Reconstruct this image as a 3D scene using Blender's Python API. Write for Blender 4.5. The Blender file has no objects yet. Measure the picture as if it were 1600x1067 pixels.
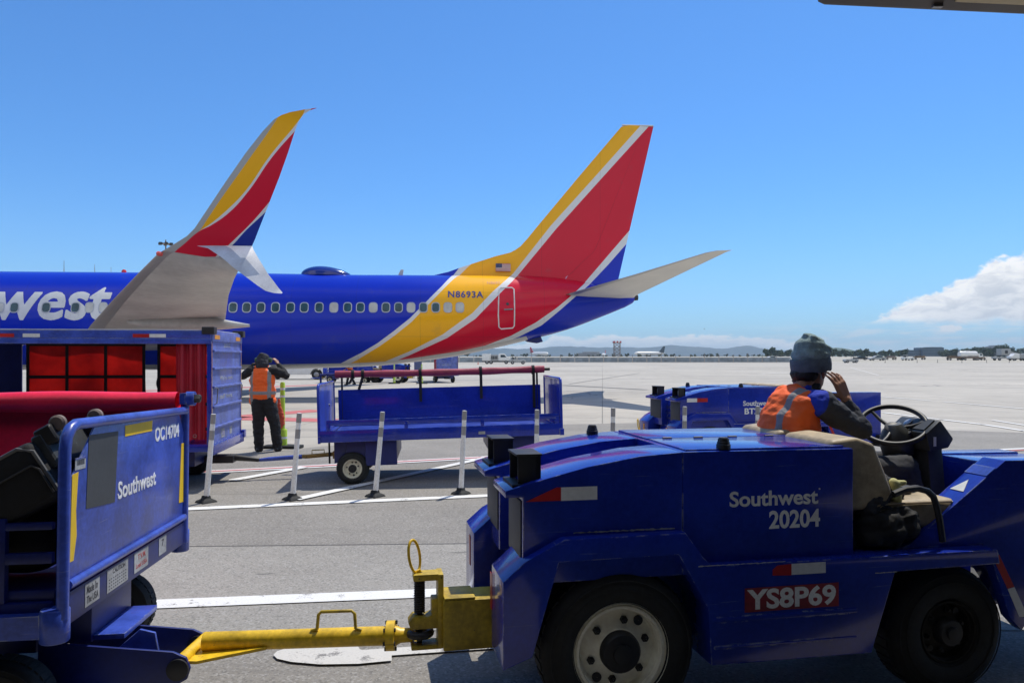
import bpy, bmesh, math, random
from mathutils import Vector, Matrix, noise
R = math.radians
rnd = random.Random(7)
scene = bpy.context.scene
C = scene.collection
# ---------------------------------------------------------------- camera, world, sun, exposure
F, H, HY = 1150.0, 1.72, 558.0          # focal length (px of a 1600 px wide frame), eye height, horizon row
cam_d = bpy.data.cameras.new('camera'); cam = bpy.data.objects.new('camera', cam_d); C.objects.link(cam)
cam.location = (0, 0, H); cam.rotation_euler = (R(90), 0, 0)
cam_d.sensor_width = 36; cam_d.lens = F/1600*36
cam_d.shift_y = (HY-533.5)/1600; cam_d.clip_start = .05; cam_d.clip_end = 60000
scene.camera = cam
SUN_EL, SUN_AZ = R(63.5), R(34)         # azimuth from +Y towards +X
sun_d = bpy.data.lights.new('sun', 'SUN'); sun = bpy.data.objects.new('sun', sun_d); C.objects.link(sun)
sun_d.energy = 4.5; sun_d.angle = R(.53); sun_d.color = (1, .94, .83)
sv = Vector((math.sin(SUN_AZ)*math.cos(SUN_EL), math.cos(SUN_AZ)*math.cos(SUN_EL), math.sin(SUN_EL)))
sun.rotation_euler = sv.to_track_quat('Z', 'Y').to_euler()
scene.view_settings.view_transform = 'Standard'; scene.view_settings.look = 'None'
scene.view_settings.exposure = 0.0; scene.view_settings.gamma = 1
world = bpy.data.worlds.new('World'); scene.world = world; world.use_nodes = True

class NT:                                # small node-tree writer
    def __init__(s, tree): s.t = tree; s.n = tree.nodes; s.l = tree.links
    def new(s, kind, **kw):
        n = s.n.new(kind)
        for k, v in kw.items(): setattr(n, k, v)
        return n
    def put(s, inp, v):
        if hasattr(v, 'is_linked') or hasattr(v, 'links'): s.l.new(v, inp)
        else: inp.default_value = v
    def m(s, op, a, b=None, c=None, clamp=False):
        n = s.new('ShaderNodeMath', operation=op, use_clamp=clamp)
        s.put(n.inputs[0], a)
        if b is not None: s.put(n.inputs[1], b)
        if c is not None: s.put(n.inputs[2], c)
        return n.outputs[0]
    def mix(s, fac, a, b, mode='MIX'):
        n = s.new('ShaderNodeMix', data_type='RGBA', blend_type=mode)
        s.put(n.inputs[0], fac)
        s.put(n.inputs[6], a if hasattr(a, 'links') else (*a[:3], 1)); s.put(n.inputs[7], b if hasattr(b, 'links') else (*b[:3], 1))
        return n.outputs[2]
    def noise(s, vec, scale, detail=4, rough=.55, dist=0, out=0):
        n = s.new('ShaderNodeTexNoise'); 
        if vec is not None: s.l.new(vec, n.inputs['Vector'])
        n.inputs['Scale'].default_value = scale; n.inputs['Detail'].default_value = detail
        n.inputs['Roughness'].default_value = rough; n.inputs['Distortion'].default_value = dist
        return n.outputs[out]
    def step(s, x, lo, hi):              # smooth ramp 0..1
        n = s.new('ShaderNodeMapRange', interpolation_type='SMOOTHSTEP')
        s.put(n.inputs[0], x); s.put(n.inputs[1], lo); s.put(n.inputs[2], hi)
        return n.outputs[0]
    def curve(s, x, pts, lo, hi, handle='AUTO'):  # function x -> y through pts
        xs = [p[0] for p in pts]; ys = [p[1] for p in pts]
        x0, x1 = min(xs), max(xs); y0, y1 = min(ys)-.001, max(ys)+.001
        n = s.new('ShaderNodeFloatCurve')
        cv = n.mapping.curves[0]
        q = sorted(((a-x0)/(x1-x0), (b-y0)/(y1-y0)) for a, b in pts)
        cv.points[0].location = q[0]; cv.points[1].location = q[-1]
        for p in q[1:-1]: cv.points.new(*p)
        for p in cv.points: p.handle_type = handle
        n.mapping.update()
        s.l.new(s.m('DIVIDE', s.m('SUBTRACT', x, x0), x1-x0, clamp=True), n.inputs['Value'])
        return s.m('MULTIPLY_ADD', n.outputs[0], y1-y0, y0)

def build_world():
    t = NT(world.node_tree); world.node_tree.nodes.clear()
    out = t.new('ShaderNodeOutputWorld'); bg = t.new('ShaderNodeBackground')
    sky = t.new('ShaderNodeTexSky', sky_type='NISHITA', sun_disc=False)
    sky.sun_elevation = SUN_EL; sky.sun_rotation = SUN_AZ
    sky.air_density = 1.0; sky.dust_density = .35; sky.ozone_density = 2.2; sky.altitude = 0
    tc = t.new('ShaderNodeTexCoord'); sp = t.new('ShaderNodeSeparateXYZ'); t.l.new(tc.outputs['Generated'], sp.inputs[0])
    x, y, z = sp.outputs
    az = t.m('ARCTAN2', x, y); el = t.m('ARCSINE', z)
    def V(sx, sy, off):
        c = t.new('ShaderNodeCombineXYZ'); t.l.new(t.m('MULTIPLY', az, sx), c.inputs[0]); t.l.new(t.m('MULTIPLY', el, sy), c.inputs[1]); c.inputs[2].default_value = off
        return c.outputs[0]
    A = lambda px: math.atan((px-800)/F)
    E = lambda px, py: math.atan((HY-py)/F*math.cos(A(px)))
    # big cumulus to the right: upper edge as a curve of azimuth
    top = t.curve(az, [(A(1330), .034), (A(1355), .046), (A(1400), .062), (A(1455), .078), (A(1510), .092), (A(1565), .112), (A(1640), .118), (A(1760), .135), (A(1900), .12), (A(2200), .05)], 0, 1)
    bot = t.curve(az, [(A(1330), .040), (A(1390), .0415), (A(1450), .0385), (A(1600), .037), (A(1900), .03), (A(2200), .04)], 0, 1)
    n1 = t.noise(V(1, 1.5, 3.1), 26, 7, .6); n2 = t.noise(V(1, 1.7, 7.7), 70, 6, .6)
    wob = t.m('MULTIPLY_ADD', t.m('SUBTRACT', n1, .5), .045, t.m('MULTIPLY', t.m('SUBTRACT', n2, .5), .018))
    over = t.m('SUBTRACT', t.m('ADD', top, wob), el)
    under = t.m('SUBTRACT', el, t.m('ADD', bot, t.m('MULTIPLY', wob, .35)))
    c1 = t.m('MULTIPLY', t.step(over, -.001, .007), t.step(under, -.003, .008))
    side = t.step(az, A(1325), A(1362)); c1 = t.m('MULTIPLY', c1, side)
    # relief: the same noise sampled a little nearer the sun reads as light and shade
    n1u = t.noise(V(1, 1.5, 3.1), 26, 7, .6)
    lump = t.noise(V(1, 2.4, 1.3), 34, 8, .62, .6)
    sh1 = t.m('ADD', t.m('MULTIPLY', t.step(over, .05, .0), .55), t.m('MULTIPLY', t.step(lump, .36, .62), .6), clamp=True)
    col1 = t.mix(sh1, (.66, .70, .77), (1.08, 1.08, 1.08))
    # low bank along the horizon, left of the driver
    btop = t.curve(az, [(A(690), .012), (A(780), .016), (A(850), .024), (A(880), .030), (A(905), .026), (A(950), .031), (A(1000), .028), (A(1100), .029), (A(1180), .026), (A(1240), .021), (A(1300), .012), (A(1500), .004)], 0, 1)
    m1 = t.noise(V(1, 2.6, 0), 60, 6, .6); m2 = t.noise(V(1, 2, 5), 160, 4, .6)
    bw = t.m('MULTIPLY_ADD', t.m('SUBTRACT', m1, .5), .016, t.m('MULTIPLY', t.m('SUBTRACT', m2, .5), .007))
    bo = t.m('SUBTRACT', t.m('ADD', btop, bw), el)
    c2 = t.m('MULTIPLY', t.step(bo, -.001, .004), t.step(el, .003, .013))
    c2 = t.m('MULTIPLY', c2, t.step(az, A(640), A(760)))
    col2 = t.mix(t.step(bo, .016, 0.001), (.60, .72, .84), (1.05, 1.05, 1.05))
    # thin broken streaks low on the right
    s1 = t.noise(V(1, 6, 9), 24, 6, .6)
    c3 = t.m('MULTIPLY', t.step(s1, .43, .62), t.m('MULTIPLY', t.step(el, .004, .014), t.step(el, .05, .026)))
    c3 = t.m('MULTIPLY', c3, t.m('MULTIPLY', t.step(az, A(1080), A(1400)), .85))
    # small puff below the cumulus
    dx = t.m('DIVIDE', t.m('SUBTRACT', az, A(1484)), .0135); dy = t.m('DIVIDE', t.m('SUBTRACT', el, E(1484, 513)), .0052)
    rr = t.m('SQRT', t.m('ADD', t.m('MULTIPLY', dx, dx), t.m('MULTIPLY', dy, dy)))
    c4 = t.step(t.m('ADD', rr, t.m('MULTIPLY', t.m('SUBTRACT', m2, .5), 1.4)), 1.0, .6)
    # broken cumulus added behind the viewer, unseen, to light the jet's shaded side
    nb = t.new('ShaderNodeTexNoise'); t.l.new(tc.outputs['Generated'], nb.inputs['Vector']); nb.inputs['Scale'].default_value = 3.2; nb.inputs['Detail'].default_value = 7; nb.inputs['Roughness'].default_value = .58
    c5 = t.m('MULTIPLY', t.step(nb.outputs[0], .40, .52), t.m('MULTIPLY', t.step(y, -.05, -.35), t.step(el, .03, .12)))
    tint = t.mix(1.0, sky.outputs[0], (.52, 1.03, 1.58), 'MULTIPLY')
    # air near the horizon is paler
    hz = t.step(el, .30, -.02)
    k = 1/SKY
    tint = t.mix(t.m('MULTIPLY', t.m('MULTIPLY', hz, hz), .34), tint, (.50*k, .72*k, .95*k))
    sc = lambda c: t.mix(1.0, c, (k, k, k), 'MULTIPLY')
    col = t.mix(t.m('MULTIPLY', c3, .8), tint, (.86*k, .90*k, .95*k))
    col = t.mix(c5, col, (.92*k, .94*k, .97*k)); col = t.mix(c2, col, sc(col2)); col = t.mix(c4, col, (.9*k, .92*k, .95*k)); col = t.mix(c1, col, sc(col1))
    t.l.new(col, bg.inputs[0]); bg.inputs[1].default_value = SKY; t.l.new(bg.outputs[0], out.inputs[0])
SKY = .10
build_world()

# ---------------------------------------------------------------- pixel <-> place helpers (photo pixels, 1600 wide)
def P(px, py, Y): return Vector(((px-800)/F*Y, Y, H-(py-HY)/F*Y))
def G(px, py, z=0): return P(px, py, (H-z)*F/(py-HY))
class Fr:                                # an upright local frame on the ground
    def __init__(s, x, y, deg):
        s.x, s.y, s.d = x, y, R(deg); s.c, s.s = math.cos(s.d), math.sin(s.d)
    def w(s, u, v, z): return Vector((s.x+u*s.c-v*s.s, s.y+u*s.s+v*s.c, z))
    def loc(s, p): dx, dy = p[0]-s.x, p[1]-s.y; return Vector((dx*s.c+dy*s.s, -dx*s.s+dy*s.c, p[2]))
    def onv(s, px, py, v):
        k = (px-800)/F; u = (k*(s.y+v*s.c)-s.x+v*s.s)/(s.c-k*s.s)
        Y = s.y+u*s.s+v*s.c; return Vector((u, v, H-(py-HY)/F*Y))

    def onu(s, px, py, u):
        k = (px-800)/F; v = (s.x+u*s.c-k*(s.y+u*s.s))/(k*s.c+s.s)
        Y = s.y+u*s.s+v*s.c; return Vector((u, v, H-(py-HY)/F*Y))

# ---------------------------------------------------------------- things and tags
def tag(o, label=None, cat=None, group=None, kind=None):
    if label: o['label'] = label
    if cat: o['category'] = cat
    if group: o['group'] = group
    if kind: o['kind'] = kind
    return o
def thing(name, label, cat, loc=(0, 0, 0), rz=0, group=None):
    o = bpy.data.objects.new(name, None); C.objects.link(o); o.empty_display_size = .2
    o.location = loc; o.rotation_euler = (0, 0, rz)
    return tag(o, label, cat, group)
def copy_tree(o, parent=None):
    c = o.copy(); C.objects.link(c)
    if parent: c.parent = parent
    for ch in list(o.children): copy_tree(ch, c)
    return c

# ---------------------------------------------------------------- mesh builder
class MB:
    def __init__(s): s.v = []; s.f = []; s.mi = []
    def add(s, vs, fs, mi=0):
        b = len(s.v); s.v += [Vector(p) for p in vs]
        for f in fs: s.f.append([b+i for i in f]); s.mi.append(mi)
        return s
    def box(s, x0, x1, y0, y1, z0, z1, mi=0, M=None):
        vs = [Vector((x, y, z)) for z in (z0, z1) for y in (y0, y1) for x in (x0, x1)]
        if M: vs = [M @ p for p in vs]
        return s.add(vs, [(0, 2, 3, 1), (4, 5, 7, 6), (0, 1, 5, 4), (2, 6, 7, 3), (0, 4, 6, 2), (1, 3, 7, 5)], mi)
    def prism(s, poly, axis, a, b, mi=0):      # polygon in the two other axes, extruded a..b along axis
        def mk(p, t):
            return (t, p[0], p[1]) if axis == 'x' else (p[0], t, p[1]) if axis == 'y' else (p[0], p[1], t)
        n = len(poly); vs = [mk(p, a) for p in poly]+[mk(p, b) for p in poly]
        fs = [list(range(n))[::-1], list(range(n, 2*n))]+[(i, (i+1) % n, n+(i+1) % n, n+i) for i in range(n)]
        return s.add(vs, fs, mi)
    def tube(s, pts, r, n=10, closed=False, mi=0, caps=True):
        pts = [Vector(p) for p in pts]; L = len(pts); rs = r if isinstance(r, (list, tuple)) else [r]*L
        rings = []; prev = None
        for i, p in enumerate(pts):
            if closed: d = pts[(i+1) % L]-pts[i-1]
            else: d = pts[min(i+1, L-1)]-pts[max(i-1, 0)]
            d.normalize()
            if prev is None:
                up = Vector((0, 0, 1)) if abs(d.z) < .9 else Vector((1, 0, 0)); prev = d.cross(up).normalized()
            prev = (prev-d*prev.dot(d)).normalized(); q = d.cross(prev)
            rings.append([p+(prev*math.cos(2*math.pi*k/n)+q*math.sin(2*math.pi*k/n))*rs[i] for k in range(n)])
        vs = [p for rg in rings for p in rg]; fs = []
        for i in range(L if closed else L-1):
            j = (i+1) % L
            for k in range(n): fs.append((i*n+k, i*n+(k+1) % n, j*n+(k+1) % n, j*n+k))
        if caps and not closed: fs += [list(range(n))[::-1], [(L-1)*n+k for k in range(n)]]
        return s.add(vs, fs, mi)
    def lathe(s, prof, o, ax, n=32, mi=0, caps=True):     # prof: (radius, height along ax)
        ax = Vector(ax).normalized(); up = Vector((0, 0, 1)) if abs(ax.z) < .9 else Vector((1, 0, 0))
        p = ax.cross(up).normalized(); q = ax.cross(p); o = Vector(o)
        vs = []; fs = []
        for r, h in prof:
            vs += [o+ax*h+(p*math.cos(2*math.pi*k/n)+q*math.sin(2*math.pi*k/n))*max(r, 1e-4) for k in range(n)]
        for i in range(len(prof)-1):
            for k in range(n): fs.append((i*n+k, i*n+(k+1) % n, (i+1)*n+(k+1) % n, (i+1)*n+k))
        if caps: fs += [list(range(n))[::-1], [(len(prof)-1)*n+k for k in range(n)]]
        return s.add(vs, fs, mi)
    def grid(s, fn, nu, nv, mi=0, wrap=False):
        vs = [fn(i/nu, j/nv) for j in range(nv+1) for i in range(nu+1)]
        return s.add(vs, [(j*(nu+1)+i, j*(nu+1)+i+1, (j+1)*(nu+1)+i+1, (j+1)*(nu+1)+i) for j in range(nv) for i in range(nu)], mi)
    def xf(s, fn): s.v = [Vector(fn(p)) for p in s.v]; return s
    def join(s, o): return s.add(o.v, o.f) if not o.mi else [s.add(o.v, [f], m) for f, m in []] or s._j(o)
    def _j(s, o):
        b = len(s.v); s.v += o.v; s.f += [[b+i for i in f] for f in o.f]; s.mi += o.mi; return s
    def mesh(s, name, mats, bevel=0, smooth=35, seg=2, weld=False, ang=30):
        me = bpy.data.meshes.new(name); me.from_pydata([tuple(p) for p in s.v], [], s.f)
        for m in (mats if isinstance(mats, (list, tuple)) else [mats]): me.materials.append(m)
        me.polygons.foreach_set('material_index', s.mi)
        bm = bmesh.new(); bm.from_mesh(me)
        if weld: bmesh.ops.remove_doubles(bm, verts=bm.verts, dist=1e-5)
        bmesh.ops.recalc_face_normals(bm, faces=bm.faces)
        if bevel:
            ed = [e for e in bm.edges if len(e.link_faces) == 2 and e.calc_face_angle(0) > R(ang)]
            bmesh.ops.bevel(bm, geom=ed, offset=bevel, segments=seg, affect='EDGES', clamp_overlap=True, profile=.6)
        bm.to_mesh(me); bm.free()
        finish(me, smooth); return me
    def build(s, name, mats, parent=None, **kw):
        return link(name, s.mesh(name, mats, **kw), parent)
def finish(me, smooth):
    if smooth:
        me.polygons.foreach_set('use_smooth', [True]*len(me.polygons)); me.set_sharp_from_angle(angle=R(smooth))
    me.update()
def link(name, me, parent=None):
    o = bpy.data.objects.new(name, me); C.objects.link(o)
    if parent: o.parent = parent
    return o
def M3(x, y, z, o=(0, 0, 0)):
    m = Matrix((x, y, z)).transposed().to_4x4(); m.translation = Vector(o); return m
def lettering(body, box, M, mat, parent, bold=.0, shear=0, name='lettering', depth=.0015, post=None, fit_y=None, spacing=1.0):
    """text fitted into box (x0,x1,y0,y1) of the plane M (columns x, y, normal)"""
    cu = bpy.data.curves.new('lettering', 'FONT'); cu.body = body; cu.size = 1; cu.offset = bold; cu.shear = shear
    cu.extrude = .001; cu.resolution_u = 4; cu.space_character = spacing
    ob = bpy.data.objects.new('lettering_curve', cu); C.objects.link(ob)
    me = bpy.data.meshes.new_from_object(ob.evaluated_get(bpy.context.evaluated_depsgraph_get()))
    bpy.data.objects.remove(ob); bpy.data.curves.remove(cu)
    xs = [v.co.x for v in me.vertices]; ys = [v.co.y for v in me.vertices]
    x0, x1, y0, y1 = box; ya, yb = fit_y or (min(ys), max(ys))
    for v in me.vertices:
        p = Vector((x0+(v.co.x-min(xs))/(max(xs)-min(xs))*(x1-x0), y0+(v.co.y-ya)/(yb-ya)*(y1-y0), v.co.z/.001*depth))
        v.co = M @ p
    me.materials.clear(); me.materials.append(mat)
    if post: post(me)
    me.name = name
    return link(name, me, parent)

def blob(name, prims, mat, parent=None, voxel=.01, smooth=6, fac=.5, disp=None, dec=0):
    """one continuous skin round capsules ((p0,r0),(p1,r1)) and ellipsoids (c,(rx,ry,rz)[,rot])"""
    mb = MB()
    for q in prims:
        if isinstance(q[0], tuple) and len(q[0]) == 2 and not isinstance(q[0][0], (int, float)):
            (p0, r0), (p1, r1) = q; p0, p1 = Vector(p0), Vector(p1); d = p1-p0; Ln = max(d.length, 1e-4); d = d/Ln
            pr = [(r0*math.sin(a), -r0*math.cos(a)) for a in [R(k) for k in (8, 30, 60, 90)]]
            pr += [(r1*math.sin(a), Ln-r1*math.cos(a)) for a in [R(k) for k in (90, 120, 150, 172)]]
            mb.lathe(pr, p0, d, 14)
        else:
            c, (rx, ry, rz) = q[0], q[1]; rot = q[2] if len(q) > 2 else Matrix.Identity(3)
            t = MB(); t.lathe([(math.sin(R(a)), -math.cos(R(a))) for a in (5, 25, 45, 65, 90, 115, 135, 155, 175)], (0, 0, 0), (0, 0, 1), 18)
            t.xf(lambda p: rot @ Vector((p.x*rx, p.y*ry, p.z*rz))+Vector(c)); mb._j(t)
    me = mb.mesh('tmp', mat); ob = bpy.data.objects.new('tmp', me); C.objects.link(ob)
    md = ob.modifiers.new('r', 'REMESH'); md.mode = 'VOXEL'; md.voxel_size = voxel; md.use_smooth_shade = True
    sm = ob.modifiers.new('s', 'SMOOTH'); sm.iterations = smooth; sm.factor = fac
    if dec: d_ = ob.modifiers.new('d', 'DECIMATE'); d_.ratio = dec
    out = bpy.data.meshes.new_from_object(ob.evaluated_get(bpy.context.evaluated_depsgraph_get()))
    bpy.data.objects.remove(ob); bpy.data.meshes.remove(me)
    out.materials.clear(); out.materials.append(mat)
    if disp:
        nr = [v.normal.copy() for v in out.vertices]
        for v, n_ in zip(out.vertices, nr): v.co = v.co+n_*disp(v.co)
    out.polygons.foreach_set('use_smooth', [True]*len(out.polygons)); out.update(); out.name = name
    return link(name, out, parent)

# ---------------------------------------------------------------- materials
def mat_new(name):
    m = bpy.data.materials.new(name); m.use_nodes = True; t = NT(m.node_tree)
    return m, t, m.node_tree.nodes['Principled BSDF']
def pbr(name, col, rough=.5, metal=0, var=.12, vscale=3, fine=40, bump=0, bscale=60, coat=0, wear=None, rvar=.12, spec=.5, edge=None, scratch=None):
    m, t, b = mat_new(name); tc = t.new('ShaderNodeTexCoord').outputs['Object']
    n1 = t.noise(tc, vscale, 5, .6); n2 = t.noise(tc, fine, 4, .6)
    k = t.m('ADD', t.m('MULTIPLY', n1, .65), t.m('MULTIPLY', n2, .35))
    lo = tuple(c*(1-var*1.6) for c in col); hi = tuple(min(c*(1+var*1.6), 1) for c in col)
    c = t.mix(t.step(k, .3, .7), lo, hi)
    if wear:                                    # (colour, amount) chips and scuffs
        w = t.noise(tc, 22, 8, .72, .3); c = t.mix(t.step(w, wear[1], wear[1]+.03), c, wear[0])
    if scratch:                                 # long thin rub marks
        sm = t.new('ShaderNodeMapping'); t.l.new(tc, sm.inputs[0]); sm.inputs['Scale'].default_value = (1.2, 1.2, 42); sm.inputs['Rotation'].default_value = (.03, .05, 0)
        c = t.mix(t.m('MULTIPLY', t.step(t.noise(sm.outputs[0], 2.2, 5, .6), .655, .70), .55), c, scratch)
    if edge:                                    # (colour, radius): paint rubbed off along real edges
        bv = t.new('ShaderNodeBevel'); bv.samples = 6; bv.inputs['Radius'].default_value = edge[1]
        ge = t.new('ShaderNodeNewGeometry'); dt = t.new('ShaderNodeVectorMath', operation='DOT_PRODUCT'); t.l.new(bv.outputs[0], dt.inputs[0]); t.l.new(ge.outputs['Normal'], dt.inputs[1])
        em = t.m('MULTIPLY', t.step(dt.outputs['Value'], .985, .90), t.step(t.noise(tc, 9, 6, .7), .46, .60)); c = t.mix(em, c, edge[0])
    t.l.new(c, b.inputs['Base Color'])
    t.put(b.inputs['Roughness'], t.m('MULTIPLY_ADD', n1, rvar*2, rough-rvar, clamp=True))
    b.inputs['Metallic'].default_value = metal; b.inputs['Coat Weight'].default_value = coat; b.inputs['Coat Roughness'].default_value = .08
    b.inputs['Specular IOR Level'].default_value = spec
    if bump:
        bn = t.new('ShaderNodeBump'); bn.inputs['Strength'].default_value = bump; bn.inputs['Distance'].default_value = .01
        t.l.new(t.noise(tc, bscale, 5, .6), bn.inputs['Height']); t.l.new(bn.outputs[0], b.inputs['Normal'])
    return m
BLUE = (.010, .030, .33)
M = dict(
    blue=pbr('blue_paint', BLUE, .22, coat=.5, rvar=.06, spec=.3, scratch=(.10, .14, .34), edge=((.30, .34, .46), .012), var=.16, vscale=2.5, bump=.05, bscale=9, wear=((.10, .13, .30), .735)),
    blue_worn=pbr('worn_blue_paint', (.036, .075, .40), .34, coat=.2, scratch=(.22, .26, .46), edge=((.30, .34, .46), .010), var=.25, vscale=4, bump=.06, bscale=12, wear=((.17, .19, .30), .70)),
    blue_chalk=pbr('chalky_faded_blue_paint', (.12, .165, .46), .5, var=.22, vscale=5, wear=((.32, .36, .50), .66), bump=.06, bscale=14),
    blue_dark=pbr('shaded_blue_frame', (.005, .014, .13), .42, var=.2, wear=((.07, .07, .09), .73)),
    black=pbr('black_plastic', (.014, .014, .016), .5, var=.2),
    dash=pbr('dashboard_plastic', (.045, .048, .045), .45, var=.2, bump=.1, bscale=200),
    rubber=pbr('tyre_rubber', (.016, .017, .017), .8, var=.25, vscale=6, bump=.25, bscale=70),
    rim=pbr('cream_rim_paint', (.92, .86, .70), .5, var=.12, wear=((.12, .09, .06), .69)),
    dark_rim=pbr('dark_rim_metal', (.03, .028, .026), .6, metal=.4, var=.4),
    steel=pbr('bare_steel', (.30, .30, .31), .38, metal=.9, var=.2),
    dsteel=pbr('dark_greasy_steel', (.05, .047, .044), .5, metal=.6, var=.35),
    yellow=pbr('yellow_paint', (.70, .45, .015), .42, var=.2, vscale=5, wear=((.12, .08, .04), .645), bump=.08, bscale=20),
    dyellow=pbr('faded_olive_yellow_paint', (.44, .31, .02), .5, var=.28, vscale=6, wear=((.10, .07, .04), .63), bump=.08, bscale=20),
    ytape=pbr('yellow_reflective_tape', (.80, .52, .004), .45, var=.05),
    white=pbr('white_lettering_vinyl', (.74, .75, .76), .5, var=.06, fine=120),
    grey_vinyl=pbr('grey_lettering_vinyl', (.80, .80, .76), .5, var=.12, fine=120, wear=((.2, .22, .3), .75)),
    wtape=pbr('white_reflective_tape', (.70, .71, .70), .4, var=.08, wear=((.25, .25, .27), .72)),
    rtape=pbr('red_reflective_tape', (.42, .012, .012), .4, var=.12),
    stripe_grey=pbr('grey_reflective_band', (.32, .31, .30), .4, var=.1),
    greypatch=pbr('dark_grey_patch_film', (.045, .05, .055), .55, var=.15, bump=.05),
    sticker=pbr('faded_white_sticker', (.36, .37, .38), .5, var=.25, fine=80, wear=((.12, .14, .25), .66)),
    plate_red=pbr('faded_plate_red', (.24, .016, .026), .5, var=.25, wear=((.03, .05, .25), .66)),
    ink=pbr('black_print', (.02, .02, .03), .6),
    orange_rough=pbr('orange_reflector', (.75, .30, .02), .4),
    maroon=pbr('maroon_tarp', (.30, .028, .06), .5, var=.15, vscale=6, bump=.5, bscale=16),
    red=pbr('red_vinyl_tarp', (.80, .012, .05), .42, var=.1, vscale=3, bump=.25, bscale=8),
    webbing=pbr('black_webbing', (.012, .012, .012), .8),
    bag=pbr('black_nylon', (.006, .006, .007), .8, var=.3, bump=.25, bscale=160),
    tan=pbr('tan_seat_vinyl', (.36, .285, .175), .55, var=.2, vscale=8, bump=.12, bscale=90, wear=((.2, .15, .09), .73)),
    tan_side=pbr('tan_seat_vinyl_side', (.27, .20, .12), .55, var=.12, vscale=8, bump=.12, bscale=90),
    amber=pbr('amber_lens', (.55, .16, .01), .2),
    lens=pbr('clear_lamp_lens', (.45, .46, .48), .15, metal=.3),
    skin=pbr('brown_skin', (.33, .16, .095), .5, var=.15, vscale=14, bump=.1, bscale=160),
    hair=pbr('black_hair', (.012, .010, .009), .6, var=.3, bump=.4, bscale=200),
    denim=pbr('charcoal_trousers', (.030, .033, .042), .85, var=.2, vscale=10, bump=.3, bscale=30),
    black_cloth=pbr('black_cloth', (.012, .012, .014), .85, var=.3, vscale=8, bump=.4, bscale=26),
    charcoal=pbr('charcoal_fleece', (.028, .03, .038), .9, var=.25, vscale=10, bump=.4, bscale=40),
    beanie=pbr('grey_green_knit', (.23, .31, .305), .95, var=.18, vscale=14, bump=.6, bscale=130),
    lime=pbr('lime_plastic', (.42, .60, .04), .5, var=.1),
    pouch=pbr('red_orange_pouch', (.55, .07, .03), .7, var=.15, bump=.2),
    post=pbr('white_post_plastic', (.80, .79, .75), .55, var=.12, vscale=5, wear=((.35, .34, .32), .70)),
    glass=pbr('dark_window_glass', (.02, .045, .06), .08, var=.2),
    white_paint=pbr('white_vehicle_paint', (.72, .72, .70), .35, var=.06),
    grey_paint=pbr('grey_vehicle_paint', (.33, .34, .34), .45, var=.15),
    tan_paint=pbr('beige_panel_paint', (.50, .40, .22), .5, var=.08),
    brown=pbr('dark_brown_trim', (.030, .017, .010), .5, var=.3),
    concrete_b=pbr('building_concrete', (.30, .31, .32), .7, var=.1, vscale=.05, fine=.3),
    dark_glass_b=pbr('dark_blue_facade', (.045, .07, .12), .4, var=.2, vscale=.05, fine=.4),
    leaf=pbr('distant_foliage', (.045, .075, .035), .9, var=.35, vscale=.3, fine=2),
    bark=pbr('bark', (.07, .05, .035), .9),
    lattice=pbr('weathered_steel', (.20, .16, .14), .6, var=.2),
    dirt=pbr('brown_earth', (.20, .14, .09), .95, var=.3, vscale=.5, fine=4),
)

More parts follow.
